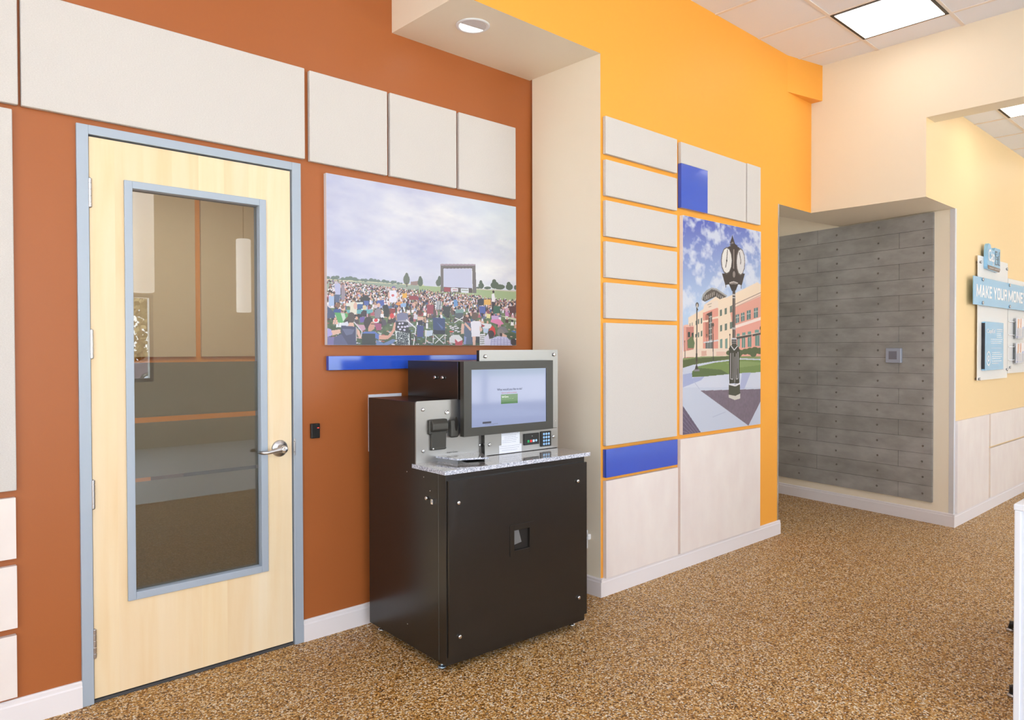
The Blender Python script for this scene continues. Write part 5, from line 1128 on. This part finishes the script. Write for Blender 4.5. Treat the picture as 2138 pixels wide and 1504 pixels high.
def clock_canvas():
    cv = Canvas(380, 538, 'a8b4ea'); W, H = cv.W, cv.H; U, V = cv.xx, cv.yy
    sky = mixc(cv, 'bcd4f2', '5e6cc6', np.clip((V - .55) * 2.4 - U * .25, 0, 1))
    n = vnoise(W, H, 6, 12, 21, 5); n2 = vnoise(W, H, 16, 30, 8, 3)
    cl = np.clip((n * .5 + n2 * .5 - .44 - .22 * (V - .62) + .05 * U) * 5.5, 0, 1) * .9; cv.a[:] = sky * (1 - cl)[..., None] + np.array(srgb('dfe6f6')) * cl[..., None]
    gn = vnoise(W, H, 60, 80, 2, 2)
    def brick(c_):
        r = cv.mask(c_[1])
        if r:
            sub = cv.a[r[0]]; X = U[r[0]]; Y = V[r[0]]; ins = r[1]; st = .86 + .28 * gn[r[0]] + .10 * np.sin(Y * 900 + X * 300)
            sub[ins] = (sub * st[..., None])[ins]
    run(cv, [(c_[0], c_[1], c_[2] * 2.0, c_[3]) if c_[0] == 'l' else c_ for c_ in CLOCK], brick)
    cv.a *= .88
    return cv
print_board('crowd_picture', 1.6805, 2.885, 1.3605, 2.158, YR, crowd_canvas(), 'large picture of a seated crowd before an outdoor screen, above the kiosk', 'picture')
print_board('clock_picture', 3.754, 4.690, 0.818, 2.144, YY, clock_canvas(), 'tall picture of a street clock before a campus building', 'picture')

# ================================================================== small wall fittings
cr_ = empty('card_reader', (1.6247, 0, 0.930), 'small black card reader on the rust wall beside the door', 'card reader')
build('reader_body', MB().box(1.6025, 1.647, -0.016, 0, 0.930, 0.9985), 'black', cr_, bevel=.004, seg=3)
build('indicator_light', MB().box(1.632, 1.641, -0.0168, -0.0158, 0.976, 0.9795), 'led_red', cr_)
tag(build('wall_plate', MB().box(1.9125, 2.103, -0.010, 0, 0.84, 1.1185), mat('white_painted_plate', 'e6eaf6', 0.5), bevel=.001), 'white plate on the rust wall showing above the kiosk left side', 'wall plate')
po_ = empty('power_outlet', (XR, -0.40, 0.27), 'white power outlet and plug low on the column beside the kiosk', 'outlet')
build('outlet_plate', MB().box(XR - .005, XR, -.448, -.38, .245, .345), 'white', po_, bevel=.001)
build('plug', MB().box(XR - .03, XR - .005, -.478, -.452, .300, .330), 'white', po_, bevel=.005, seg=3)
build('cord', MB().tube([(XR - .028, -.465, .315), (XR - .042, -.464, .30), (XR - .046, -.462, .26), (XR - .042, -.452, .21), (XR - .04, -.40, .14), (XR - .03, -.35, .06), (XR - .06, -.25, .008), (XR - .15, -.12, .007)], .0055, 10), 'white', po_)

# concrete cladding on the passage wall, its own frame: x along the wall, -y towards the room
grz = math.atan2(-gdir.y, -gdir.x)      # local x runs from the deep end back to the corner
LG = 2.6
po = Vector((GX, GY, 0)) + gdir * LG
po = po + gnor * .0015
cl = empty('concrete_cladding', (po.x, po.y, 0), 'grey concrete plank cladding with small round bolts in the passage', 'wall cladding', rz=grz)
ABS[cl.name] = Vector((0, 0, 0))
sx = lambda s: LG - s
zb, dz = 0.1602, 0.12288
pl = MB(); gp_ = 0.0011
# local frame: front of the wall is at -y or +y depending on rotation
sgn = 1 if (Matrix.Rotation(grz, 3, 'Z') @ Vector((0, 1, 0))).dot(gnor) > 0 else -1
for r_ in range(18):
    z0 = zb + (17 - r_) * dz
    js = [0.147] + ([1.142] if r_ % 2 == 0 else [0.41, 1.874]) + [2.55]
    for s0, s1 in zip(js[:-1], js[1:]):
        y0, y1 = sorted((0.0, sgn * 0.0195)); pl.box(sx(s1) + gp_, sx(s0) - gp_, y0, y1, z0 + gp_, z0 + dz - gp_)
# dark backer between the plank joints
plk = build('planks', pl, 'concrete', cl, origin=Vector((LG / 2, 0, zb)))
y0, y1 = sorted((0.0, sgn * 0.015)); build('backer', MB().box(sx(2.55) + .002, sx(.147) - .002, y0, y1, zb + .002, zb + 18 * dz - .002), mat('joint_shadow_board', '4a4742', 0.8), cl)
bolt0 = None; rb = random.Random(2)
for r_ in range(18):
    zz = zb + (17 - r_ + .5) * dz
    for s_ in (0.219, 0.585, 0.955, 1.325):
        mb = MB().lathe((sx(s_), sgn * .0195, zz), (0, sgn, 0), [(.0085, 0), (.0085, .002), (.006, .0035), (.0058, .0022)], 14)
        if bolt0 is None: bolt0 = build('bolt', mb, 'bolt', cl, origin=Vector((sx(s_), 0, zz))); b0 = (sx(s_), zz)
        else:
            c_ = bolt0.copy(); COL.objects.link(c_); c_.parent = cl; c_.location = bolt0.location + Vector((sx(s_) - b0[0] + rb.uniform(-.004, .004), 0, zz - b0[1] + rb.uniform(-.006, .006))) * S
tr_ = Vector((GX, GY, 0)) + gdir * 0.441 + gnor * 0.0218
th = empty('thermostat', (tr_.x, tr_.y, 1.2235), 'square silver thermostat mounted on the concrete planks', 'thermostat', rz=grz)
ABS[th.name] = Vector((0, 0, 0))
def tb(x0, x1, a0, a1, z0, z1): y0, y1 = sorted((sgn * a0, sgn * a1)); return MB().box(x0, x1, y0, y1, z0, z1)
build('thermostat_body', tb(-.0625, .0625, 0, .026, 0, .117), mat('silver_plastic', 'aab1c4', 0.35, 0.2), th, bevel=.005, seg=3)
build('display', tb(-.036, .030, .0258, .0268, .028, .092), mat('grey_display', '7d7c88', 0.25), th, bevel=.001)
# ================================================================== kiosk (own frame: x along its front, y to its back, z up)
kz = empty('coin_kiosk', (1.8301, -0.7255, 0), 'black self service kiosk with tilted touch screen and granite shelf', 'kiosk', rz=-0.0528)
ABS[kz.name] = Vector((0, 0, 0))
KW, KD, ZB, ZT_, Z2, D1, Z3, X3 = 0.8041, 0.6434, 0.035, 0.8267, 1.1106, 0.2304, 1.2842, 0.2193
body = MB(); body.extr([(0.0, ZB), (KD, ZB), (KD, Z2), (D1 + .004, Z2), (D1 + .004, ZT_), (0, ZT_)], 0, KW, 'x')
cab = build('cabinet', body, 'powder', kz, bevel=.0015)
build('upper_housing', MB().box(X3, 0.7625, 0.2206, KD, Z2, Z3), 'powder', kz, bevel=.001)
# side seam, hinged front door
sm = MB().box(-.0006, .0004, .0535, .0555, ZB + .01, ZT_ - .005)
build('side_seam', sm, mat('seam_highlight', '6b6a68', 0.3, 0.5), cab)
HX0, HX1, HZ0, HZ1 = 0.352, 0.4415, 0.4535, 0.5415
dr = MB(); PX0, PX1, PZ0, PZ1 = 0.005, 0.8065, 0.070, 0.7985
for q in ((PX0, HX0, PZ0, PZ1), (HX1, PX1, PZ0, PZ1), (HX0, HX1, PZ0, HZ0), (HX0, HX1, HZ1, PZ1)): dr.box(q[0], q[1], -.014, -.0015, q[2], q[3])
door = build('front_panel', dr, 'powder', kz)
fr = MB()
for q in ((.328, HX0, .430, .5685), (HX1, .4655, .430, .5685), (HX0, HX1, .430, HZ0), (HX0, HX1, HZ1, .5685)): fr.box(q[0], q[1], -.0165, -.014, q[2], q[3])
cup = build('return_cup_frame', fr, 'powder', door, bevel=.001)
build('cup_recess', MB().box(HX0, HX1, -.0018, -.0008, HZ0, HZ1), 'dark', cup)
ch = MB(); ch.add([(HX0 + .001, -.0035, .474), (HX0 + .052, -.0035, .482), (HX0 + .036, -.0022, HZ1 - .002), (HX0 + .001, -.0022, HZ1 - .004)], [(0, 1, 2, 3)])
build('steel_flap', ch, mat('dull_steel_flap', '9aa2aa', 0.3, 0.8), cup)
def bolt(x, y, z, nrm=(0, -1, 0), r=.0088, par=None, nm='bolt', h=.006):
    build(nm, MB().lathe((x, y, z), nrm, [(r * .8, 0), (r, h * .25), (r, h * .75), (r * .75, h), (r * .35, h * 1.02)], 18), 'chrome', par or kz)
for x, z in ((.0505, .706), (.742, .7145), (.0545, .150), (.748, .160)): bolt(x, -.014, z, par=door, nm='panel_bolt', r=.0085, h=.010)
# side latch, side screws
bolt(0, .1355, .709, (-1, 0, 0), .0085, cab, 'side_bolt', .012)
lt = MB().box(-.010, 0, .084, .098, .690, .712).box(-.0135, -.010, .087, .093, .698, .706)
build('side_latch', lt, 'chrome', cab, bevel=.001)
for y, z in ((.164, .7945), (.30, .80), (.30, .125), (.116, .742)): bolt(0, y, z, (-1, 0, 0), .0028, cab, 'side_screw', .0015)
for y in (.394, .333): bolt(X3, y, 1.2075, (-1, 0, 0), .0085, kz, 'housing_bolt', .011)
# levelling feet
for x, y in ((.040, .600), (.027, .072), (.775, .058), (.770, .600)):
    ft = MB().lathe((x, y, 0), (0, 0, 1), [(.0175, 0), (.0175, .006), (.012, .0095), (.006, .011), (.006, .022), (.0095, .0225), (.0095, .030), (.006, .031), (.006, ZB)], 20)
    build('levelling_foot', ft, mat('zinc_foot', 'a9bcd0', 0.2, 0.9) if x < .03 else 'chrome', kz)
# granite shelf: polished top, rough edge
gr = MB(); gx0, gx1, gy0, gy1 = -.018, .8245, -.020, D1
gr.box(gx0, gx1, gy0, gy1, ZT_, 0.8442, [1, 0, 1, 1, 1, 1])
shelf = build('granite_shelf', gr, ['granite', 'granite_edge'], kz)
# raised granite lip over the coin opening
lip = MB(); poly_ = [(.103, D1), (.127, .098), (.262, .050), (.345, D1)]
lip.prism(poly_, .8595, .8665, 1, cap=0)
ls = build('raised_lip', lip, ['granite', 'granite_edge'], shelf)
sd = MB(); sd.prism([(.112, D1), (.134, .106), (.138, .108), (.118, D1)], .8442, .8595)
build('lip_side', sd, mat('dull_steel_side', 'a4a8ae', 0.4, 0.5), ls)
op = MB(); op.prism([(.185, .105), (.262, .078), (.315, .17), (.20, .18)], .8443, .8447)
build('coin_opening', op, 'dark', ls)
# main steel plate with rounded corners
def rplate(x0, x1, z0, z1, y0, y1, r, corners='tl', n=6):
    pts = []
    def arc(cx, cz, a0): return [(cx + r * math.cos(math.radians(a0 + 90 * k / n)), cz + r * math.sin(math.radians(a0 + 90 * k / n))) for k in range(n + 1)]
    pts += [(x0, z0), (x1, z0)]
    pts += arc(x1 - r, z1 - r, 0) if 'tr' in corners else [(x1, z1)]
    pts += arc(x0 + r, z1 - r, 90) if 'tl' in corners else [(x0, z1)]
    return MB().extr(pts, y0, y1, 'y')
sp = build('steel_plate', rplate(.0005, .357, .8442, 1.1135, D1 - .004, D1 + .004, .010), 'steel', kz)
for x, z in ((.036, 1.076), (.0365, .8955), (.3475, .895)): bolt(x, D1 - .004, z, par=sp, nm='plate_bolt', r=.0075, h=.006)
build('lock', MB().lathe((.163, D1 - .004, 1.0585), (0, -1, 0), [(.0105, 0), (.0105, .004), (.008, .006), (.0075, .004), (.003, .004)], 20), 'chrome', sp)
# coin reject hood
y_ = D1 - .004
hd = MB()
hood = [(y_, 1.032), (y_ - .012, 1.030), (y_ - .030, 1.012), (y_ - .030, .985), (y_ - .018, .978), (y_, .972)]
hd.extr(hood, .0700, .1540, 'x')
ch_ = build('coin_hood', hd, 'bezel', sp, bevel=.005, seg=3)
build('hood_side', MB().box(.0610, .1600, y_ - .012, y_, .9640, 1.0300), 'bezel', ch_, bevel=.011, seg=5)
build('lower_cover', MB().extr([(y_, .975), (y_ - .014, .975), (y_ - .011, .906), (y_ - .014, .898), (y_, .893)], .0735, .1520, 'x'), 'bezel', ch_, bevel=.003)
bolt(.082, y_ - .012, .9015, r=.004, par=ch_, nm='hood_screw', h=.002)
hs = MB().box(.1715, .2150, y_ - .022, y_, .9440, 1.0240)
hs_ = build('voucher_slot', hs, 'bezel', sp, bevel=.009, seg=4)
build('slot_mouth', MB().lathe((.1985, y_ - .0216, .984), (0, -1, 0), [(.0105, 0), (.0105, .001)], 20), 'dark', hs_)
s_ = [o for o in bpy.data.objects if o.name.startswith('slot_mouth')][0]; s_.scale = (0.8, 1, 3.0)
text('slot_lettering', '- Insert Coins -', .191, .8735, y_ - .0003, .0085, 'text_dark', sp, align='CENTER')
# black column edge and the stainless plates behind the monitor
DS = .2043
bk = build('column', MB().box(.3585, .8200, DS + .003, KD, .8442, 1.2835), 'powder', kz, bevel=.0012)
ed = MB().box(.3275, .8200, DS + .0015, DS + .018, 1.2835, 1.3340)
build('plate_backing', ed, 'black', kz)
up = build('upper_steel_plate', rplate(.3285, .8218, .9462, 1.3356, DS - .0015, DS + .0016, .006, 'tltr'), 'steel', kz)
for x, z in ((.3619, 1.3062), (.794, 1.3118)): bolt(x, DS - .0015, z, par=up, nm='plate_bolt', r=.0085, h=.008)
bolt(.805, DS - .0015, .9795, par=up, nm='plate_bolt', r=.003, h=.002)
lw = build('lower_steel_plate', MB().box(.3585, .8218, .1995 + .003, DS + .0016, .8465, .9445), 'steel', kz, bevel=.0006)
YL = .2025
for x, z in ((.3854, .8958), (.7894, .9016)): bolt(x, YL, z, par=lw, nm='plate_bolt', r=.008, h=.006)
# two paper notices
def notice(x0, x1, z0, z1, y, lines, nm):
    p = build(nm, MB().box(x0, x1, y - .0004, y, z0, z1), 'paper', lw)
    m = MB()
    for i in range(lines):
        z = z1 - .006 - i * (z1 - z0 - .01) / max(lines, 2); x = x0 + .004 + (.014 if i in (2, 3) else 0)
        rr = random.Random(i + lines)
        while x < x1 - .012 - (0.01 * (i % 3)):
            L_ = rr.uniform(.003, .010); m.box(x, min(x + L_, x1 - .005), y - .0006, y - .0004, z, z + .0014); x += L_ + .0018
    build('print_lines', m, mat('faint_print', '9aa0b8', 0.7), p)
notice(.4565, .5700, .8850, .9450, YL - .0002, 6, 'paper_notice'); notice(.4420, .5808, .8470, .8860, YL - .0008, 3, 'paper_notice')
# card reader panel and keypad
rd = build('card_terminal', MB().box(.5935, .6895, YL - .008, YL, .8750, .9300), 'black', lw, bevel=.002)
for x, c_ in ((.6178, '0c9a58'), (.6352, 'e4403c'), (.6518, 'bcdcf6'), (.6690, 'a9d0f4')):
    m_ = mat('button_' + c_, c_, 0.4, emit=c_, estr=.25)
    mb = MB().box(x - .006, x + .006, YL - .0095, YL - .008, .8875, .8990) if x < .66 else MB().lathe((x, YL - .008, .8938), (0, -1, 0), [(.0062, 0), (.0055, .0015)], 14)
    build('round_button' if x > .66 else 'square_button', mb, m_, rd)
build('indicator_light', MB().lathe((.643, YL - .008, .917), (0, -1, 0), [(.002, 0), (.0015, .0008)], 10), 'white', rd)
kp = build('keypad', MB().box(.7020, .7705, YL - .007, YL, .8585, .9335), 'black', lw, bevel=.002)
mkey = mat('blue_key', '9cc8f2', 0.35, emit='8fc0f0', estr=.3)
for r_ in range(4):
    for c_ in range(3):
        build('key', MB().lathe((.7206 + .0163 * c_, YL - .007, .9203 - .0164 * r_), (0, -1, 0), [(.0060, 0), (.0060, .0015), (.005, .0022)], 16), mkey, kp)
for i, ch in enumerate('123456789*0#'):
    text('digit', ch, .7206 + .0163 * (i % 3), .9203 - .0164 * (i // 3) - .0028, YL - .0094, .0058, 'text_dark', kp, align='CENTER')
# monitor
DB = .1738; MX0, MX1, MZ0, MZ1 = X3, .7625, .9465, Z3
SX0, SX1, SZ0, SZ1 = .2620, .7180, .9850, 1.2465
mn = MB()
for q in ((MX0, SX0, MZ0, MZ1), (SX1, MX1, MZ0, MZ1), (SX0, SX1, MZ0, SZ0), (SX0, SX1, SZ1, MZ1)): mn.box(q[0], q[1], DB, .2024, q[2], q[3])
mon = build('monitor_bezel', mn, 'bezel', kz)
build('monitor_side_strip', MB().box(MX0 - .0008, MX0, .2185, .2205, Z2 + .001, Z3 - .002), mat('edge_strip_steel', '9aa6b4', 0.2, 0.9), kz)
cv = Canvas(300, 172, 'aab6dc'); U, V = cv.xx, cv.yy
cv.a[:] = mixc(cv, 'a2b0da', 'b4bee4', np.clip(.5 + (V - .5) * .3 + (U - .5) * .2, 0, 1))
def sq(col, x0, x1, z0, z1): cv.poly(col, [((x0 - SX0) / (SX1 - SX0), (z0 - SZ0) / (SZ1 - SZ0)), ((x1 - SX0) / (SX1 - SX0), (z0 - SZ0) / (SZ1 - SZ0)), ((x1 - SX0) / (SX1 - SX0), (z1 - SZ0) / (SZ1 - SZ0)), ((x0 - SX0) / (SX1 - SX0), (z1 - SZ0) / (SZ1 - SZ0))])
sq('2f7a24', .4353, .5374, 1.0832, 1.1272)
sq('5a5c6c', .3270, .3780, .9980, 1.0085)
scr = print_sheet('screen', cv, SX0, SX1, SZ0, SZ1, DB + .004, print_material('lit_screen', 0.06, emit=1.05, coat=0.0), mon)
YC = DB + .0034
text('screen_heading', 'What would you like to do?', .4115, 1.1465, YC, .0105, 'text_dark', scr, width=.152)
text('screen_subline', 'Select an option to continue', .4380, 1.1330, YC, .0055, mat('orange_print', 'c8583a', .6), scr, width=.092)
text('button_label', 'Sell Coins', .4390, 1.1130, YC, .0080, mat('screen_white', 'f4fff0', .6, emit='ffffff', estr=.6), scr, width=.040)
text('button_subline', 'Exchange coins for cash', .4400, 1.1055, YC, .0030, mat('screen_pale', 'b8dca8', .6, emit='b8dca8', estr=.3), scr, width=.070)
text('screen_footer', 'Coin Counting Kiosk', .3400, .9925, YC, .0040, mat('footer_print', '50566e', .6), scr, width=.075)

# ================================================================== signs on the far wall
ap = empty('acrylic_sign_backer', (7.0, YS, 1.08), 'frosted clear acrylic sheet behind the blue signs, left sheet', 'sign backer', group='frosted acrylic sheets')
build('acrylic_sheet', MB().box(6.612, 7.468, YS - .024, YS - .018, 1.082, 2.072), 'acrylic', ap, bevel=.001)
for x, z in ((6.60, 1.094), (7.44, 1.155), (6.66, 2.02), (7.42, 2.02)):
    build('standoff', MB().lathe((x if x > 6.61 else 6.64, YS, z), (0, -1, 0), [(.010, 0), (.010, .030), (.013, .031), (.013, .036)], 16), 'satin', ap)
ap2 = empty('acrylic_sign_backer', (8.2, YS, 1.12), 'frosted clear acrylic sheet carrying the brochure holders, at the right edge', 'sign backer', group='frosted acrylic sheets')
build('acrylic_sheet', MB().box(7.488, 9.1, YS - .024, YS - .018, 1.118, 1.945), 'acrylic', ap2, bevel=.001)
for x, z in ((9.02, 1.17), (9.02, 1.88), (7.54, 1.17), (7.54, 1.88)):
    build('standoff', MB().lathe((x, YS, z), (0, -1, 0), [(.010, 0), (.010, .030), (.013, .031), (.013, .036)], 16), 'satin', ap2)
bn = empty('slogan_sign', (7.6, YS - .024, 1.675), 'long light blue sign reading MAKE YOUR MONEY at the right edge', 'sign')
YB = YS - .048
build('sign_board', MB().box(6.408, 9.0, YB, YB + .006, 1.676, 1.895), 'lt_blue', bn, bevel=.0008)
for x in (6.632, 7.416, 8.2, 8.9):
    for z in (1.696, 1.879): build('standoff', MB().lathe((x, YS - .0252, z), (0, -1, 0), [(.010, 0), (.010, .0248), (.014, .0262), (.014, .031)], 14), 'satin', bn)
for wd, x0, x1 in (('MAKE', 6.477, 6.895), ('YOUR', 6.942, 7.345), ('MONEY', 7.385, 7.98)):
    block_word(wd, x0, x1, 1.7385, .097, YB - .0008, 'sign_white', bn)
lg = empty('logo_sign', (6.95, YS - .024, 1.95), 'small blue logo sign reading CapEd Credit Union above the long sign', 'sign')
prof = [(6.752, 1.990), (6.762, 1.975), (7.085, 1.966), (7.108, 1.985), (7.113, 2.150), (7.100, 2.158), (6.965, 2.158), (6.955, 2.140), (6.930, 2.128), (6.875, 2.130), (6.850, 2.150), (6.830, 2.172), (6.790, 2.178), (6.765, 2.160), (6.752, 2.120)]
YLG = YS - .052
build('sign_board', MB().extr(prof, YLG, YS - .0255, 'y'), 'lt_blue', lg)
build('lower_strip', MB().extr([(6.756, 1.986), (6.764, 1.973), (7.083, 1.964), (7.107, 1.982), (7.108, 1.997), (6.756, 2.004)], YLG - .0012, YLG - .0002, 'y'), 'sign_grey', lg)
text('lettering', 'Cap', 6.772, 2.040, YLG - .0006, .095, 'sign_white', lg, width=.175, bold=.02)
text('lettering', 'Ed', 6.962, 2.024, YLG - .0006, .108, 'outline', lg, width=.130, bold=.04)
text('lettering', 'Ed', 6.968, 2.028, YLG - .0012, .099, 'lt_blue', lg, width=.118, bold=-.012)
text('lettering', 'CREDIT UNION', 6.785, 1.978, YLG - .0018, .013, 'sign_white', lg, width=.300)
ps = empty('information_sign', (6.97, YS - .024, 1.16), 'upright light blue sign with white text lines and a round seal', 'sign')
YP = YS - .050
build('sign_board', rplate(6.712, 7.236, 1.160, 1.550, YP, YS - .0255, .012, 'tltr'), 'lt_blue', ps)
build('side_edge', MB().box(6.706, 6.712, YP + .002, YS - .0255, 1.172, 1.540), 'text_dark', ps)
ln = MB()
for x0, x1, z in ((7.03, 7.20, 1.490), (7.03, 7.20, 1.474), (7.03, 7.16, 1.458), (7.03, 7.16, 1.442), (7.03, 7.18, 1.426), (6.86, 7.20, 1.408), (6.86, 7.18, 1.392), (6.86, 7.16, 1.376), (6.87, 7.17, 1.338), (6.90, 7.14, 1.300), (6.90, 7.19, 1.284), (6.90, 7.19, 1.266), (6.90, 7.15, 1.250), (6.90, 7.18, 1.230), (6.90, 7.09, 1.212)):
    x = x0; rr = random.Random(int(z * 1000))
    if abs(z - 1.338) < .001: ln.box(x0, x1, YP - .001, YP - .0002, z, z + .0018); continue
    while x < x1: L_ = rr.uniform(.02, .05); ln.box(x, min(x + L_, x1), YP - .001, YP - .0002, z, z + .0055); x += L_ + .008
build('text_lines', ln, 'sign_white', ps)
text('lettering', 'CapEd', 6.745, 1.462, YP - .0008, .032, 'sign_white', ps, width=.235, bold=.01)
sl = MB()
for r0, r1 in ((.060, .048), (.026, .014)):
    nn = 28; v = []
    for k in range(nn):
        a_ = 2 * PI * k / nn; v += [(6.805 + r0 * .95 * math.cos(a_), YP - .001, 1.255 + r0 * math.sin(a_)), (6.805 + r1 * .95 * math.cos(a_), YP - .001, 1.255 + r1 * math.sin(a_))]
    sl.add(v, [(2 * k, 2 * ((k + 1) % nn), 2 * ((k + 1) % nn) + 1, 2 * k + 1) for k in range(nn)])
build('round_seal', sl, 'sign_white', ps)
M['clear_plastic'] = mat('clear_plastic', 'f4f6fa', 0.1, alpha=.35)
for (z0, z1, nm, c1, c2) in ((1.425, 1.600, 'upper', 'e4b79a', '9fb4e4'), (1.205, 1.380, 'lower', 'e0b8a0', '9fb0e2')):
    h = empty('brochure_holder', (7.8, YS - .024, z0), 'clear wall rack for leaflets at the right edge, %s one of two' % nm, 'brochure holder', group='clear leaflet racks')
    rl = MB()
    for z in (z0 + .028, z1 - .030): rl.lathe((7.47, YS - .034, z), (1, 0, 0), [(.004, 0), (.004, 1.3)], 10); 
    for xx in (7.50, 8.72): rl.lathe((xx, YS - .0255, z0 + .028), (0, -1, 0), [(.003, 0), (.003, .009)], 8).lathe((xx, YS - .0255, z1 - .030), (0, -1, 0), [(.003, 0), (.003, .009)], 8)
    build('rail', rl, 'chrome', h)
    for k in range(3):
        xo = 7.645 + .40 * k
        build('pocket', MB().box(xo - .006, xo + .262, YS - .066, YS - .063, z0 - .004, z0 + .09).box(xo - .006, xo + .262, YS - .040, YS - .038, z0 - .004, z1).box(xo - .006, xo + .262, YS - .066, YS - .038, z0 - .008, z0 - .004), 'clear_plastic', h)
    for k in range(3):
        xo = 7.645 + .40 * k
        if k > 1: continue
        bc = Canvas(60, 60, 'f0eef4'); 
        bc.poly(c1, [(.12, .5), (.3, .45), (.38, .95), (.15, .95)]); bc.poly('d8a080', [(.45, .55), (.6, .5), (.62, .98), (.5, .98)]); bc.poly('ded8e4', [(.15, .15), (.6, .12), (.62, .45), (.2, .5)])
        bc.poly(c2, [(.72, .05), (.92, .05), (.92, .6), (.76, .55)]); bc.poly('b8c0ea', [(.0, .05), (.9, .03), (.9, .09), (0, .1)])
        br = empty('brochure', (xo + .128, YS - .05, z0), 'white and peach leaflet in the %s rack, %s' % (nm, 'nearest the blue signs' if k == 0 else 'second from the blue signs'), 'brochure', group='leaflets in the racks')
        build('pages', MB().box(xo, xo + .256, YS - .052, YS - .046, z0, z1 + .004), 'paper', br)
        print_sheet('cover', bc, xo, xo + .256, z0, z1 + .004, YS - .0526, M['print'], br)

# ================================================================== white counter unit at the right edge
wc = empty('counter_unit', (3.5, -2.8, 0), 'white counter unit cut off by the right edge of the photo', 'counter')
M['wlam'] = mat('white_laminate', 'e9edf6', 0.35)
cx0, cy1, ch_z = 2.965, -2.436, 0.803
build('end_frame', MB().box(cx0, cx0 + .03, cy1 - .020, cy1, .03, ch_z - .022).box(cx0, cx0 + .03, cy1 - .9, cy1 - .88, .03, ch_z - .022).box(cx0, cx0 + .03, cy1 - .88, cy1 - .020, .03, .06), 'wlam', wc, bevel=.003)
build('end_panel', MB().box(cx0 + .006, cx0 + .024, cy1 - .88, cy1 - .020, .06, ch_z - .022), mat('pale_blue_panel', 'e3eaf8', 0.3), wc)
build('counter_top', MB().box(cx0 - .002, 4.30, cy1 - .902, cy1 + .002, ch_z - .022, ch_z), 'wlam', wc, bevel=.003)
build('side_panel', MB().box(cx0 + .03, 4.298, cy1 - .02, cy1 - .002, .03, ch_z - .022), 'wlam', wc)
build('end_frame', MB().box(4.27, 4.298, cy1 - .9, cy1 - .02, .03, ch_z - .022), 'wlam', wc)
for x, yy in ((3.30, -2.360), (4.07, -2.178)):
    leg = MB().tube([(x, cy1 - .01, .06), (x, cy1 + .03, .05), (x, yy, .03), (x, yy, .012)], [(.012, .012), (.014, .014), (.016, .016), (.012, .012)], 10)
    lgo = build('outrigger_foot', leg, 'black', wc)
    build('foot_glide', MB().lathe((x, yy, 0), (0, 0, 1), [(.018, 0), (.018, .008), (.010, .013)], 16), 'satin', lgo)

# ================================================================== outside, seen only as reflections
struct(build('floor_outside', MB().box(-30, 60, -70, -7.6, -0.2, -0.1), mat('pale_pavement', 'cfccc6', 0.9)))
struct(build('floor_outside_lawn', MB().box(-30, 60, -70, -31, -0.1, -0.06), mat('lawn', '6f8a45', 0.9)))
car = empty('parked_car', (10.0, -27, -0.1), 'dark grey car parked outside, reflected in the door glass', 'car')
M['carp'] = mat('car_paint', '5b5158', 0.2, 0.3, coat=.6)
cb = MB(); cb.extr([(7.9, .28), (7.85, .62), (8.05, .86), (8.75, .92), (9.35, 1.28), (10.6, 1.30), (11.3, .92), (12.1, .80), (12.25, .55), (12.2, .26)], -27.8, -26.2, 'y')
build('car_body', cb, 'carp', car, bevel=.06, seg=3)
build('tail_light', MB().box(7.86, 8.05, -26.21, -26.18, .66, .80), 'led_red', car)
build('side_window', MB().extr([(8.95, .95), (9.42, 1.22), (10.5, 1.23), (11.0, .95)], -26.195, -26.185, 'y'), mat('car_glass', '9fb4c4', .05), car)
for x in (8.62, 11.5):
    wh = build('wheel', MB().lathe((x, -26.3, .2), (0, 1, 0), [(.29, 0), (.30, .03), (.30, .11), (.20, .125)], 28), 'black', car)
    build('hub_cap', MB().lathe((x, -26.17, .2), (0, 1, 0), [(.20, 0), (.18, .012), (.05, .02)], 20), 'chrome', wh)
rt = random.Random(9)
for i, (tx, ty) in enumerate(((6.6, -35), (10.4, -33.5), (14.2, -36), (20, -38), (-2, -34))):
    t_ = empty('tree', (tx, ty, -.06), 'leafy green tree standing outside, seen only as a reflection', 'tree', group='trees across the car park')
    build('trunk', MB().tube([(tx, ty, -.06), (tx + .1, ty, 1.2), (tx, ty, 2.6)], [.16, .12, .08], 8), mat('bark', '5c4a38', .9), t_)
    lf_ = MB()
    for k in range(1300):
        a_, b_, r_ = rt.uniform(0, 2 * PI), rt.uniform(-1, 1), rt.uniform(.5, 1) ** .5 * 1.9
        c_ = Vector((tx + r_ * math.cos(a_) * math.sqrt(1 - b_ * b_), ty + r_ * math.sin(a_) * math.sqrt(1 - b_ * b_), 2.1 + r_ * b_ * 1.0))
        e_ = Vector((rt.uniform(-1, 1), rt.uniform(-1, 1), rt.uniform(-1, 1))).normalized(); f_ = e_.orthogonal().normalized(); s0 = rt.uniform(.12, .22)
        lf_.add([c_ + e_ * s0, c_ + f_ * s0 * .6, c_ - e_ * s0, c_ - f_ * s0 * .6], [(0, 1, 2, 3)])
    build('foliage', lf_, mat('leaves', '5e5638', .8), t_)
# unseen area lamps, added to brighten the office and the passage
area_light('office_fill_light', (1.7, 1.7, 2.93), (0, 0, 0), 1.2, 1.2, 95, (1.0, 0.95, 0.88))
area_light('passage_fill_light', (5.55, 0.45, 2.84), (0, 0, 0), .5, .5, 5, (1.0, 0.95, 0.88))
